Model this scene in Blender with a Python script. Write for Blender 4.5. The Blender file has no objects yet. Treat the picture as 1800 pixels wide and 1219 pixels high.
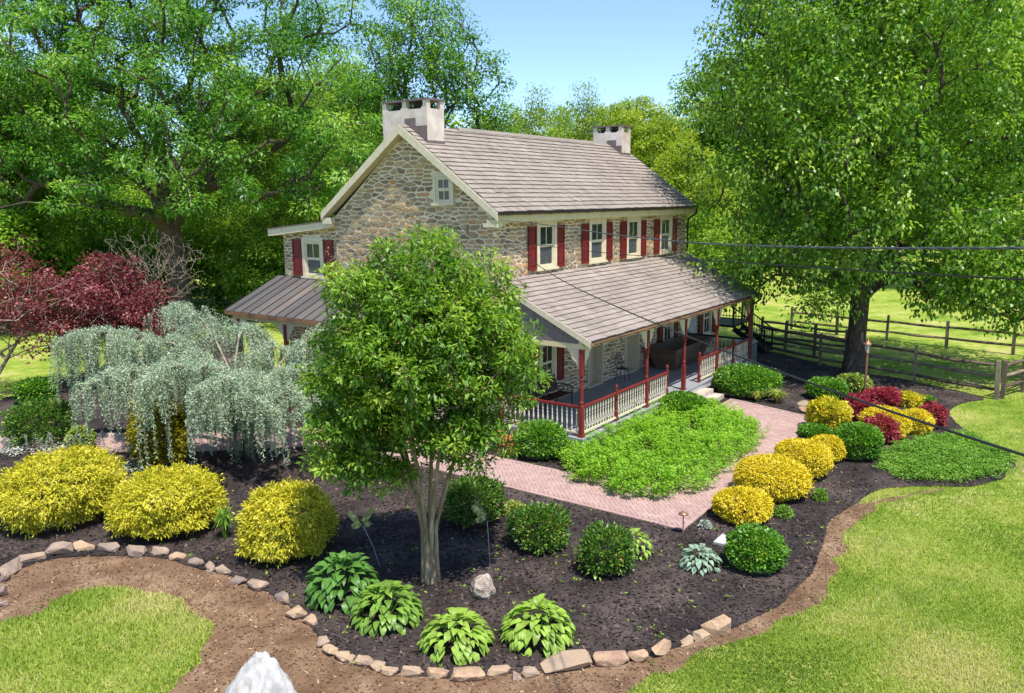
import bpy, math, random
import numpy as np
from mathutils import Matrix, Vector

# ---------------------------------------------------------------- camera, sky, sun, exposure
SC = bpy.context.scene
COL = SC.collection
CAM = np.array([-18.5816, -14.1124, 7.1175])
YAW, PITCH, ROLL = 0.9433, 0.1802, -0.0101
FW = np.array([math.sin(YAW) * math.cos(PITCH), math.cos(YAW) * math.cos(PITCH), -math.sin(PITCH)])
R0 = np.array([math.cos(YAW), -math.sin(YAW), 0.0])
U0 = np.cross(R0, FW)
RT = R0 * math.cos(ROLL) + U0 * math.sin(ROLL)
UP = -R0 * math.sin(ROLL) + U0 * math.cos(ROLL)
cd = bpy.data.cameras.new('camera')
cd.sensor_width = 36.0
cd.lens = 1413.26 / 1800 * 36.0
cd.clip_start = 0.1
cd.clip_end = 3000
co = bpy.data.objects.new('camera', cd)
COL.objects.link(co)
co.matrix_world = Matrix(((RT[0], UP[0], -FW[0], CAM[0]), (RT[1], UP[1], -FW[1], CAM[1]), (RT[2], UP[2], -FW[2], CAM[2]), (0, 0, 0, 1)))
SC.camera = co

SUN_EL = math.radians(66)
SUN_H = np.array([-0.42, -0.907])
SUN_H = SUN_H / np.linalg.norm(SUN_H)
w = bpy.data.worlds.new('World')
SC.world = w
w.use_nodes = True
nt = w.node_tree
sky = nt.nodes.new('ShaderNodeTexSky')
sky.sky_type = 'NISHITA'
sky.sun_disc = False
sky.sun_elevation = SUN_EL
sky.sun_rotation = math.atan2(SUN_H[0], SUN_H[1])
sky.air_density = 1.0
sky.altitude = 2000
sky.dust_density = 2.0
sky.ozone_density = 4.5
nt.links.new(sky.outputs[0], nt.nodes['Background'].inputs[0])
nt.nodes['Background'].inputs[1].default_value = 0.15
sl = bpy.data.lights.new('sun', 'SUN')
sl.energy = 3.7
sl.angle = math.radians(0.53)
sl.color = (1.0, 0.95, 0.87)
so = bpy.data.objects.new('sun', sl)
COL.objects.link(so)
sd = Vector((SUN_H[0] * math.cos(SUN_EL), SUN_H[1] * math.cos(SUN_EL), math.sin(SUN_EL)))
so.rotation_euler = sd.to_track_quat('Z', 'Y').to_euler()
so.location = (0, 0, 40)
SC.view_settings.view_transform = 'Standard'
SC.view_settings.look = 'None'
SC.view_settings.gamma = 1.0
SC.view_settings.use_curve_mapping = False
SC.view_settings.exposure = 0.82
SC.render.engine = 'CYCLES'
SC.cycles.max_bounces = 8
SC.cycles.diffuse_bounces = 4
SC.cycles.transmission_bounces = 6
SC.cycles.transparent_max_bounces = 8
SC.cycles.use_denoising = True

# ---------------------------------------------------------------- helpers
PI = math.pi
def srgb(*c):
    return tuple(((v / 255) / 12.92 if v / 255 <= 0.04045 else ((v / 255 + 0.055) / 1.055) ** 2.4) for v in c)

def tag(o, label=None, cat=None, group=None, kind=None):
    if label: o['label'] = label
    if cat: o['category'] = cat
    if group: o['group'] = group
    if kind: o['kind'] = kind
    return o

def empty(name, loc=(0, 0, 0), rz=0.0, parent=None):
    o = bpy.data.objects.new(name, None)
    o.empty_display_size = 0.2
    o.location = loc
    o.rotation_euler = (0, 0, rz)
    o.parent = parent
    COL.objects.link(o)
    return o

def origin(p):
    v = np.zeros(3)
    while p is not None:
        v += np.array(p.location)
        p = p.parent
    return v

def link(name, me, mat, parent=None, smooth=False):
    if mat is not None: me.materials.append(mat)
    if smooth: me.polygons.foreach_set('use_smooth', np.ones(len(me.polygons), dtype=bool))
    o = bpy.data.objects.new(name, me)
    o.parent = parent
    COL.objects.link(o)
    return o

def np_mesh(name, V, Fc, rnd=None):
    """V (n,3); Fc (m,k) all the same size; rnd one number per face"""
    me = bpy.data.meshes.new(name)
    V = np.asarray(V, dtype=np.float32); Fc = np.asarray(Fc, dtype=np.int32)
    m, k = Fc.shape
    me.vertices.add(len(V)); me.vertices.foreach_set('co', V.ravel())
    me.loops.add(m * k); me.loops.foreach_set('vertex_index', Fc.ravel())
    me.polygons.add(m); me.polygons.foreach_set('loop_start', np.arange(m, dtype=np.int32) * k)
    if rnd is not None:
        a = me.attributes.new('rnd', 'FLOAT', 'FACE'); a.data.foreach_set('value', np.asarray(rnd, dtype=np.float32))
    me.update(calc_edges=True)
    return me

class MB:
    """collects faces in world coordinates, build() links them as one mesh under a parent"""
    def __init__(s): s.v = []; s.f = []; s.r = []; s.cr = 0.5
    def add(s, vs, fs):
        b = len(s.v); s.v += [tuple(map(float, p)) for p in vs]
        for f in fs: s.f.append([i + b for i in f]); s.r.append(s.cr)
        return s
    def box(s, lo, hi):
        x0, y0, z0 = lo; x1, y1, z1 = hi
        return s.add([(x0, y0, z0), (x1, y0, z0), (x1, y1, z0), (x0, y1, z0), (x0, y0, z1), (x1, y0, z1), (x1, y1, z1), (x0, y1, z1)],
                     [(0, 3, 2, 1), (4, 5, 6, 7), (0, 1, 5, 4), (1, 2, 6, 5), (2, 3, 7, 6), (3, 0, 4, 7)])
    def hexa(s, p):
        return s.add(p, [(0, 3, 2, 1), (4, 5, 6, 7), (0, 1, 5, 4), (1, 2, 6, 5), (2, 3, 7, 6), (3, 0, 4, 7)])
    def beam(s, a, b, w, h, up=(0, 0, 1)):
        a = Vector(a); b = Vector(b); d = (b - a).normalized(); up = Vector(up)
        sd_ = d.cross(up)
        if sd_.length < 1e-4: sd_ = d.cross(Vector((1, 0, 0)))
        sd_.normalize(); u = sd_.cross(d).normalized()
        q = []
        for c in (a, b):
            for i, j in ((-1, -1), (1, -1), (1, 1), (-1, 1)): q.append(c + sd_ * (w / 2 * i) + u * (h / 2 * j))
        return s.hexa(q)
    def tube(s, pts, r, n=6, cap=True):
        pts = [Vector(p) for p in pts]
        rs = r if hasattr(r, '__len__') else [r] * len(pts)
        vs = []; fs = []; ref = None
        for i, p in enumerate(pts):
            d = (pts[min(i + 1, len(pts) - 1)] - pts[max(i - 1, 0)])
            if d.length < 1e-9: d = Vector((0, 0, 1))
            d.normalize()
            if ref is None: ref = Vector((1, 0, 0)) if abs(d.x) < 0.8 else Vector((0, 1, 0))
            a = (ref - d * ref.dot(d)).normalized(); ref = a; b = d.cross(a)
            for k in range(n):
                t = 2 * PI * k / n
                vs.append(p + (a * math.cos(t) + b * math.sin(t)) * rs[i])
        for i in range(len(pts) - 1):
            for k in range(n):
                fs.append((i * n + k, i * n + (k + 1) % n, (i + 1) * n + (k + 1) % n, (i + 1) * n + k))
        if cap:
            fs.append(tuple(reversed(range(n)))); fs.append(tuple(range((len(pts) - 1) * n, len(pts) * n)))
        return s.add(vs, fs)
    def lathe(s, prof, at=(0, 0, 0), n=10):
        """prof list of (radius, z)"""
        vs = []; fs = []
        for r, z in prof:
            for k in range(n): t = 2 * PI * k / n; vs.append((at[0] + r * math.cos(t), at[1] + r * math.sin(t), at[2] + z))
        for i in range(len(prof) - 1):
            for k in range(n): fs.append((i * n + k, i * n + (k + 1) % n, (i + 1) * n + (k + 1) % n, (i + 1) * n + k))
        fs.append(tuple(reversed(range(n)))); fs.append(tuple(range((len(prof) - 1) * n, len(prof) * n)))
        return s.add(vs, fs)
    def prism(s, poly, off):
        """poly: 3-D points (a flat outline); off: vector of thickness"""
        n = len(poly); off = Vector(off); p = [Vector(q) for q in poly]
        return s.add(p + [q + off for q in p], [tuple(reversed(range(n))), tuple(range(n, 2 * n))] + [(i, (i + 1) % n, n + (i + 1) % n, n + i) for i in range(n)])
    def mesh(s, name, o=(0, 0, 0)):
        me = bpy.data.meshes.new(name)
        o = np.array(o); V = np.array(s.v) - o
        me.from_pydata(V.tolist(), [], s.f)
        a = me.attributes.new('rnd', 'FLOAT', 'FACE'); a.data.foreach_set('value', np.array(s.r, dtype=np.float32))
        me.update()
        return me
    def build(s, name, mat, parent=None, smooth=False, loc=None):
        """loc: for a top-level mesh, the base at which its origin is put"""
        o = origin(parent) if parent is not None else np.array(loc if loc is not None else (0, 0, 0))
        ob = link(name, s.mesh(name, o), mat, parent, smooth)
        if parent is None: ob.location = o
        return ob

def copy_tree(o, parent=None):
    c = o.copy(); COL.objects.link(c); c.parent = parent
    for ch in list(o.children): copy_tree(ch, c)
    return c

# ---------------------------------------------------------------- materials
def nodes_of(m):
    m.use_nodes = True
    return m.node_tree, m.node_tree.nodes['Principled BSDF']

def ramp(nt_, stops, interp='LINEAR'):
    r = nt_.nodes.new('ShaderNodeValToRGB'); e = r.color_ramp.elements
    r.color_ramp.interpolation = interp
    e[0].position, e[0].color = stops[0][0], (*stops[0][1], 1)
    e[1].position, e[1].color = stops[-1][0], (*stops[-1][1], 1)
    for p, c in stops[1:-1]:
        q = e.new(p); q.color = (*c, 1)
    return r

def noise(nt_, scale, detail=4, rough=0.55, coord=None, vscale=None):
    n = nt_.nodes.new('ShaderNodeTexNoise'); n.inputs['Scale'].default_value = scale; n.inputs['Detail'].default_value = detail; n.inputs['Roughness'].default_value = rough
    if coord is None:
        g = nt_.nodes.new('ShaderNodeNewGeometry'); coord = g.outputs['Position']
    if vscale:
        mp = nt_.nodes.new('ShaderNodeMapping'); mp.inputs['Scale'].default_value = vscale; nt_.links.new(coord, mp.inputs[0]); coord = mp.outputs[0]
    nt_.links.new(coord, n.inputs['Vector'])
    return n

def math_(nt_, op, a, b):
    n = nt_.nodes.new('ShaderNodeMath'); n.operation = op
    for i, x in enumerate((a, b)):
        if isinstance(x, (int, float)): n.inputs[i].default_value = x
        else: nt_.links.new(x, n.inputs[i])
    return n.outputs[0]

def mat(name, stops, nscale=3.0, rough=0.8, bump=0.0, bscale=30.0, attr=0.0, spec=0.35, metal=0.0, vscale=None, fine=0.0, fscale=60.0, amp=1.6):
    """colour ramp driven by (1-attr)*noise + attr*rnd of the piece; fine: extra small grain; bump"""
    m = bpy.data.materials.new(name); n_, b = nodes_of(m)
    n = noise(n_, nscale, 5, vscale=vscale)
    f = math_(n_, 'ADD', math_(n_, 'MULTIPLY', math_(n_, 'SUBTRACT', n.outputs['Fac'], 0.5), amp), 0.5)
    if attr > 0:
        a = n_.nodes.new('ShaderNodeAttribute'); a.attribute_name = 'rnd'
        f = math_(n_, 'ADD', math_(n_, 'MULTIPLY', f, 1 - attr), math_(n_, 'MULTIPLY', a.outputs['Fac'], attr))
    if fine > 0:
        g = noise(n_, fscale, 3, 0.6, vscale=vscale)
        f = math_(n_, 'ADD', f, math_(n_, 'MULTIPLY', math_(n_, 'SUBTRACT', g.outputs['Fac'], 0.5), fine))
    r = ramp(n_, stops); n_.links.new(f, r.inputs[0]); n_.links.new(r.outputs[0], b.inputs['Base Color'])
    b.inputs['Roughness'].default_value = rough
    b.inputs['Specular IOR Level'].default_value = spec
    b.inputs['Metallic'].default_value = metal
    if bump > 0:
        g = noise(n_, bscale, 6, 0.6, vscale=vscale); bp = n_.nodes.new('ShaderNodeBump'); bp.inputs['Strength'].default_value = bump; bp.inputs['Distance'].default_value = 0.02
        n_.links.new(g.outputs['Fac'], bp.inputs['Height']); n_.links.new(bp.outputs[0], b.inputs['Normal'])
    return m

def leafmat(name, stops, transl=0.3, rough=0.5, spec=0.35, tcol=(1.25, 1.3, 0.5)):
    m = bpy.data.materials.new(name); n_, b = nodes_of(m)
    a = n_.nodes.new('ShaderNodeAttribute'); a.attribute_name = 'rnd'
    r = ramp(n_, stops); n_.links.new(a.outputs['Fac'], r.inputs[0]); n_.links.new(r.outputs[0], b.inputs['Base Color'])
    b.inputs['Roughness'].default_value = rough; b.inputs['Specular IOR Level'].default_value = spec
    t = n_.nodes.new('ShaderNodeBsdfTranslucent')
    mx = n_.nodes.new('ShaderNodeMix'); mx.data_type = 'RGBA'; mx.blend_type = 'MULTIPLY'; mx.inputs[0].default_value = 1
    n_.links.new(r.outputs[0], mx.inputs[6]); mx.inputs[7].default_value = (*tcol, 1); n_.links.new(mx.outputs[2], t.inputs[0])
    ms = n_.nodes.new('ShaderNodeMixShader'); ms.inputs[0].default_value = transl
    n_.links.new(b.outputs[0], ms.inputs[1]); n_.links.new(t.outputs[0], ms.inputs[2])
    n_.links.new(ms.outputs[0], n_.nodes['Material Output'].inputs['Surface'])
    return m

def flat(name, c, rough=0.6, var=0.12, spec=0.35, metal=0.0, nscale=6, bump=0.0, bscale=40):
    lo = tuple(max(0, x * (1 - var)) for x in c); hi = tuple(min(1, x * (1 + var)) for x in c)
    return mat(name, [(0.25, lo), (0.75, hi)], nscale, rough, bump, bscale, 0, spec, metal, fine=0.3)

G = {}
G['mortar'] = mat('mortar', [(0.2, srgb(212, 194, 166)), (0.8, srgb(236, 220, 192))], 2.0, 0.95, 0.5, 40, fine=0.4)
G['stone'] = mat('fieldstone', [(0.0, srgb(98, 86, 73)), (0.12, srgb(136, 117, 96)), (0.28, srgb(168, 142, 113)), (0.4, srgb(115, 98, 81)), (0.52, srgb(184, 160, 128)), (0.66, srgb(161, 130, 96)), (0.8, srgb(199, 166, 124)), (0.91, srgb(170, 114, 76)), (1.0, srgb(214, 188, 152))],
                 5.0, 0.9, 0.9, 26, 0.78, fine=0.3, fscale=22)
G['shingle'] = mat('roof_shingle', [(0.0, srgb(120, 109, 102)), (0.5, srgb(148, 136, 127)), (1.0, srgb(170, 158, 148))], 0.6, 0.9, 0.35, 60, 0.45, fine=0.35, fscale=35)
G['underlay'] = flat('roof_underlay', srgb(70, 60, 58), 0.9)
G['cream'] = flat('cream_paint', srgb(212, 198, 170), 0.55, 0.08)
G['creamdark'] = flat('cream_soffit', srgb(212, 196, 152), 0.6, 0.08)
G['red'] = flat('oxblood_paint', srgb(112, 30, 33), 0.5, 0.16)
G['redrail'] = flat('red_paint', srgb(126, 44, 42), 0.5, 0.14)
G['stucco'] = mat('chimney_stucco', [(0.25, srgb(196, 178, 170)), (0.75, srgb(226, 210, 200))], 2.5, 0.9, 0.3, 25, fine=0.25)
G['lead'] = flat('lead_flashing', srgb(112, 98, 96), 0.6, 0.15)
G['gutter'] = flat('bronze_gutter', srgb(66, 56, 52), 0.45, 0.2, metal=0.3)
G['rustgutter'] = mat('rusty_gutter', [(0.3, srgb(92, 74, 62)), (0.7, srgb(150, 106, 72))], 1.5, 0.7, fine=0.5)
G['deck'] = flat('grey_porch_floor', srgb(146, 148, 152), 0.5, 0.08)
G['deckedge'] = flat('pale_fascia', srgb(188, 186, 184), 0.6, 0.1)
G['concrete'] = mat('step_concrete', [(0.2, srgb(168, 152, 140)), (0.8, srgb(202, 188, 174))], 3, 0.9, 0.3, 40, fine=0.3)
G['siding'] = flat('taupe_siding', srgb(118, 108, 104), 0.65, 0.1)
G['ceil'] = flat('porch_ceiling', srgb(120, 104, 86), 0.7, 0.1)
G['screen'] = flat('window_screen', (0.075, 0.08, 0.09), 0.35, 0.2, spec=0.4)
G['glass'] = flat('window_glass', (0.03, 0.036, 0.036), 0.06, 0.3, spec=0.6)
G['curtain'] = flat('curtain', srgb(168, 162, 152), 0.9, 0.2)
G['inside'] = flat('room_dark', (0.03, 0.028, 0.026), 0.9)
G['metalroof'] = mat('standing_seam_roof', [(0.1, srgb(70, 68, 67)), (0.5, srgb(94, 90, 87)), (0.8, srgb(112, 102, 95)), (1.0, srgb(150, 128, 108))], 1.1, 0.6, 0.1, 30, 0.35, vscale=(0.35, 2.4, 0.35), fine=0.3)
G['darkwood'] = mat('dark_weathered_wood', [(0.2, srgb(78, 62, 50)), (0.8, srgb(128, 104, 86))], 3, 0.85, 0.5, 20, 0.4, vscale=(1, 8, 8), fine=0.4)
G['fence'] = mat('weathered_rail', [(0.15, srgb(72, 60, 50)), (0.5, srgb(112, 96, 82)), (0.9, srgb(156, 140, 122))], 2.5, 0.9, 0.5, 25, 0.45, fine=0.5)
G['black'] = flat('black_iron', (0.012, 0.012, 0.013), 0.45, 0.3)
G['benchred'] = flat('bench_slat_red', srgb(78, 34, 40), 0.5, 0.2)
G['doorpaint'] = flat('door_paint', srgb(184, 168, 140), 0.55, 0.1)
G['bark'] = mat('dark_bark', [(0.2, srgb(52, 44, 38)), (0.8, srgb(104, 90, 78))], 5, 0.95, 0.9, 14, vscale=(3, 3, 0.6), fine=0.4, fscale=30)
G['paleBark'] = mat('smooth_tan_bark', [(0.2, srgb(108, 90, 68)), (0.55, srgb(144, 126, 98)), (0.85, srgb(176, 160, 132))], 4, 0.8, 0.25, 14, vscale=(3, 3, 0.5), fine=0.3, fscale=30)
G['greyBark'] = mat('grey_twig', [(0.2, srgb(120, 106, 90)), (0.8, srgb(176, 160, 140))], 5, 0.9, 0.3, 20)
G['edgestone'] = mat('edging_stone', [(0.0, srgb(112, 102, 98)), (0.25, srgb(140, 122, 110)), (0.45, srgb(164, 142, 120)), (0.65, srgb(180, 152, 120)), (0.8, srgb(152, 118, 102)), (1.0, srgb(180, 164, 152))], 4, 0.9, 0.9, 16, 0.6, fine=0.35, fscale=26)
G['whiterock'] = mat('white_rock', [(0.25, srgb(140, 132, 124)), (0.42, srgb(172, 168, 163)), (0.7, srgb(186, 184, 181))], 3, 0.9, 0.8, 10, fine=0.3)
G['palerock'] = mat('pale_rock', [(0.2, srgb(104, 94, 86)), (0.55, srgb(164, 150, 136)), (0.8, srgb(188, 176, 162))], 6, 0.9, 1.0, 12, fine=0.5, fscale=20)
G['brick'] = mat('clay_paver', [(0.0, srgb(158, 128, 121)), (0.5, srgb(170, 141, 133)), (1.0, srgb(184, 157, 148))], 1.2, 0.85, 0.2, 60, 0.55, fine=0.25, fscale=30)
G['sand'] = flat('paver_sand', srgb(156, 130, 121), 0.95, 0.12)
G['terra'] = flat('terracotta', srgb(196, 112, 74), 0.8, 0.15)
G['purple'] = flat('purple_glass', srgb(52, 30, 150), 0.08, 0.1, spec=0.8)
G['pink'] = flat('pink_petal', srgb(220, 70, 120), 0.6)
G['acgrey'] = flat('grey_enamel', srgb(150, 152, 150), 0.5, 0.08)
G['acdark'] = flat('dark_grille', srgb(62, 62, 60), 0.6, 0.15)
G['copper'] = flat('copper_fixture', srgb(150, 112, 90), 0.45, 0.15, metal=0.4)
G['wing'] = mat('patina_wing', [(0.2, srgb(70, 84, 54)), (0.5, srgb(140, 140, 80)), (0.8, srgb(190, 190, 140))], 14, 0.6, fine=0.4)
G['cable'] = flat('black_cable', (0.02, 0.02, 0.021), 0.6)
G['greycable'] = flat('bare_aluminium_cable', (0.10, 0.105, 0.11), 0.5, metal=0.2)
G['lampglass'] = flat('frosted_lamp_glass', srgb(214, 206, 190), 0.3)
MULCH = [(-14.5, 7.5), (-13.6, 5.0), (-12.61, 2.64), (-11.99, 2.61), (-11.34, 2.33), (-10.53, 1.16), (-10.22, 0.02), (-10.07, -1.07), (-10.09, -2.06), (-10.13, -2.93), (-10.36, -3.81), (-10.69, -4.7), (-10.78, -5.31), (-10.61, -6.13), (-10.14, -6.86), (-9.57, -7.52), (-8.9, -8.11), (-8.23, -8.75), (-7.34, -9.31), (-6.59, -9.68), (-5.77, -9.97), (-4.86, -10.23), (-3.68, -10.26), (-2.51, -10.09), (-1.48, -9.97), (-0.19, -10.0), (0.95, -10.11), (1.9, -10.29), (2.51, -10.69), (2.81, -11.41), (3.32, -12.09), (4.13, -12.62), (5.49, -12.92), (6.68, -12.82), (7.49, -12.45), (8.35, -11.72), (9.39, -11.05), (11.26, -10.61), (12.87, -10.78), (13.73, -11.77), (15.4, -8.6), (16.6, -5.2), (19, -1.5), (17, 3), (0, 3), (0, 11.5), (9.23, 26.55), (4.6, 23.31), (-0.27, 21.45), (-3.22, 19.97), (-5.09, 18.48), (-6.18, 18.5), (-7.5, 17)]
SOIL = [(-14.5, 7.5), (-17.5, 5), (-18.5, 0), (-16.5, -4.5), (-13.2, -8.2), (-9.09, -9.23), (-8.66, -9.25), (-7.87, -9.51), (-7.0, -10.01), (-6.19, -10.28), (-5.15, -10.63), (-4.05, -10.74), (-2.7, -10.61), (-1.32, -10.4), (0.04, -10.43), (1.7, -10.77), (2.64, -11.61), (3.19, -11.78), (-1, -9), (-5, -4), (-9, -2), (-11, 4)]
PATCH = [(-13.49, 0.45), (-12.41, 0.75), (-11.79, 0.32), (-11.33, -0.23), (-11.15, -1.43), (-11.38, -2.57), (-11.96, -3.11), (-12.7, -3.41), (-13.23, -4.07), (-14.7, -4.5), (-17, -3.5), (-17.8, 0.5), (-16.5, 4.0)]
PERENNIAL = [(-1.78, -3.43), (-2.22, -4.94), (-2.13, -6.12), (-1.44, -6.75), (-0.45, -6.84), (0.67, -6.71), (1.68, -6.92), (3.31, -6.94), (4.67, -6.48), (6.02, -5.31), (6.99, -4.2), (6.93, -2.72), (4.43, -2.45), (2.14, -2.18), (0.44, -2.21)]
JUNIPER = [(4.46, -9.82), (3.26, -10.28), (2.98, -10.86), (3.44, -11.82), (4.38, -12.47), (5.76, -12.76), (6.82, -12.58), (7.71, -12.01), (8.31, -11.35), (7.74, -10.81), (6.23, -10.3)]
EDGE = [(-13.11, 1.27, 0.16, 0.12), (-12.94, 1.68, 0.17, 0.29), (-12.65, 2.33, 0.22, 0.26), (-12.36, 2.6, 0.57, 0.31), (-11.9, 2.79, 0.66, 0.23), (-11.48, 2.59, 0.54, 0.37), (-11.05, 2.42, 0.47, 0.3), (-10.81, 1.91, 0.5, 0.28), (-10.58, 1.33, 0.55, 0.28), (-10.32, 0.89, 0.41, 0.25), (-10.18, 0.39, 0.42, 0.17), (-10.11, -0.09, 0.34, 0.16), (-10.1, -0.53, 0.33, 0.18), (-10.04, -0.9, 0.31, 0.21), (-10.12, -1.47, 0.36, 0.15), (-10.05, -2.02, 0.44, 0.26), (-10.1, -2.77, 0.41, 0.2), (-10.31, -3.39, 0.49, 0.23), (-10.33, -3.79, 0.29, 0.19), (-10.67, -4.5, 0.22, 0.18), (-10.78, -4.8, 0.26, 0.19), (-10.77, -5.08, 0.28, 0.2), (-10.75, -5.25, 0.13, 0.13), (-10.66, -5.42, 0.34, 0.17), (-10.63, -5.71, 0.22, 0.14), (-10.61, -5.96, 0.28, 0.16), (-10.5, -6.3, 0.37, 0.22), (-10.27, -6.58, 0.36, 0.16), (-10.03, -7.0, 0.59, 0.2), (-9.68, -7.34, 0.37, 0.17), (-9.6, -7.64, 0.15, 0.1), (-9.42, -7.75, 0.28, 0.18), (-8.91, -8.07, 0.83, 0.24), (-8.44, -8.58, 0.54, 0.24), (-8.13, -8.92, 0.32, 0.22), (-7.73, -9.11, 0.45, 0.25), (-7.27, -9.3, 0.36, 0.2), (-6.97, -9.47, 0.31, 0.22), (-6.63, -9.61, 0.55, 0.35)]
SHRUBS = [
  ('gold', -10.53, 4.46, 1.45, 1.7),
  ('gold', -8.74, 7.26, 0.71, 0.79),
  ('gold', -9.47, 2.0, 1.28, 1.43),
  ('gold', -8.68, -1.19, 1.06, 1.52),
  ('ball', -1.79, -8.25, 0.65, 0.76),
  ('ball', 0.13, -8.28, 0.9, 0.97),
  ('ball', 1.91, -8.48, 0.74, 1.03),
  ('ball', 3.53, -8.67, 0.48, 0.74),
  ('euon', 6.59, -7.93, 0.65, 1.07),
  ('ball', 6.74, -9.51, 0.72, 0.98),
  ('ball', 7.75, -10.14, 0.52, 0.8),
  ('euon', 11.19, -9.34, 0.46, 0.43),
  ('red', 8.02, -8.43, 0.44, 0.99),
  ('red', 10.49, -8.63, 0.62, 0.7),
  ('red', 6.15, -9.5, 0.52, 0.86),
  ('red', 8.63, -10.48, 0.43, 0.82),
  ('box', 4.29, -9.28, 0.68, 1.02),
  ('box', -3.95, -9.3, 0.58, 0.83),
  ('box', 5.69, -7.76, 0.48, 0.35),
  ('box', 10.66, -6.79, 0.71, 0.78),
  ('vari', 12.32, -7.31, 0.61, 0.67),
  ('box', 9.75, -4.18, 1.22, 1.12),
  ('box', 11.71, -9.87, 0.24, 0.28),
  ('azal', -5.55, -5.31, 0.65, 0.93),
  ('azal', -5.76, -7.04, 0.55, 0.96),
  ('azal', -5.3, -3.36, 0.71, 1.08),
  ('box', -0.55, -1.99, 0.75, 1.08),
  ('box', 5.36, -3.65, 0.79, 0.93),
  ('azal', -8.01, 11.1, 1.01, 1.45),
  ('box', -5.66, 16.72, 0.73, 0.95),
  ('vari', -7.58, 9.64, 0.36, 0.7),
  ('goldup', -7.25, 5.89, 0.74, 2.16),
  ('gold', -2.27, 2.73, 0.87, 1.78),
]
HOSTAS = [(-9.39, -3.6, 0.74, 0.96), (-9.51, -4.82, 0.67, 0.75), (-9.48, -6.35, 0.64, 0.66), (-8.53, -7.29, 0.66, 0.77), (-4.55, -8.43, 0.45, 0.48), (-4.76, -7.12, 0.41, 0.62), (-6.1, -6.97, 0.22, 0.2)]
TUFTS = [(-9.05, 0.45, 0.24, 0.72), (8.78, -4.94, 0.3, 0.46), (9.0, -5.56, 0.42, 0.53), (-4.35, -3.77, 0.31, 0.36), (-1.09, -8.95, 0.2, 0.37), (0.4, -9.35, 0.16, 0.41), (-2.71, -7.77, 0.12, 0.24)]

# ---------------------------------------------------------------- ground, beds, path
def chaikin(p, k=2):
    p = np.array(p, float)
    for _ in range(k):
        q = np.roll(p, -1, 0)
        p = np.stack([p * 0.75 + q * 0.25, p * 0.25 + q * 0.75], 1).reshape(-1, 2)
    return p

def resample(p, step):
    p = np.vstack([p, p[:1]]); d = np.r_[0, np.cumsum(np.linalg.norm(np.diff(p, axis=0), axis=1))]
    t = np.arange(0, d[-1] - step * 0.5, step)
    return np.stack([np.interp(t, d, p[:, 0]), np.interp(t, d, p[:, 1])], 1)

def ragged(p, step, amp, seed, k=2):
    rg = np.random.default_rng(seed)
    q = resample(chaikin(p, k), step)
    n = rg.normal(0, 1, (len(q), 2))
    sm = (n + np.roll(n, 1, 0) + np.roll(n, -1, 0)) / 3
    big = np.repeat(rg.normal(0, 1, (len(q) // 6 + 2, 2)), 6, 0)[:len(q)]
    for _ in range(4): big = (big + np.roll(big, 1, 0) + np.roll(big, -1, 0)) / 3
    return q + sm * amp + big * amp * 1.6

def inside(P, poly):
    x, y = P[:, 0], P[:, 1]; r = np.zeros(len(P), bool); poly = np.asarray(poly); j = len(poly) - 1
    for i in range(len(poly)):
        xi, yi = poly[i]; xj, yj = poly[j]
        c = ((yi > y) != (yj > y)) & (x < (xj - xi) * (y - yi) / (yj - yi + 1e-12) + xi)
        r ^= c; j = i
    return r

def in_view(P, m=0.06):
    """is a ground point inside the photograph's frame (with a margin)?"""
    d = np.c_[P, np.zeros(len(P))] - CAM if P.shape[1] == 2 else P - CAM
    z = d @ FW; u = (d @ RT) / z * 1413.26 / 1800; v = (d @ UP) / z * 1413.26 / 1219
    return (z > 1) & (np.abs(u) < 0.5 + m) & (np.abs(v) < 0.5 + m)

def sheet(name, poly, z, m, depth=0.0):
    mb = MB()
    if depth > 0: mb.prism([(x, y, z - depth) for x, y in poly], (0, 0, depth))
    else: mb.add([(x, y, z) for x, y in poly], [tuple(range(len(poly)))])
    o = mb.build(name, m); tag(o, kind='structure')
    # keep the outline counter-clockwise so that the sheet faces up
    a = sum(poly[i][0] * poly[(i + 1) % len(poly)][1] - poly[(i + 1) % len(poly)][0] * poly[i][1] for i in range(len(poly)))
    if a < 0: o.data.flip_normals()
    return o

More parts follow.
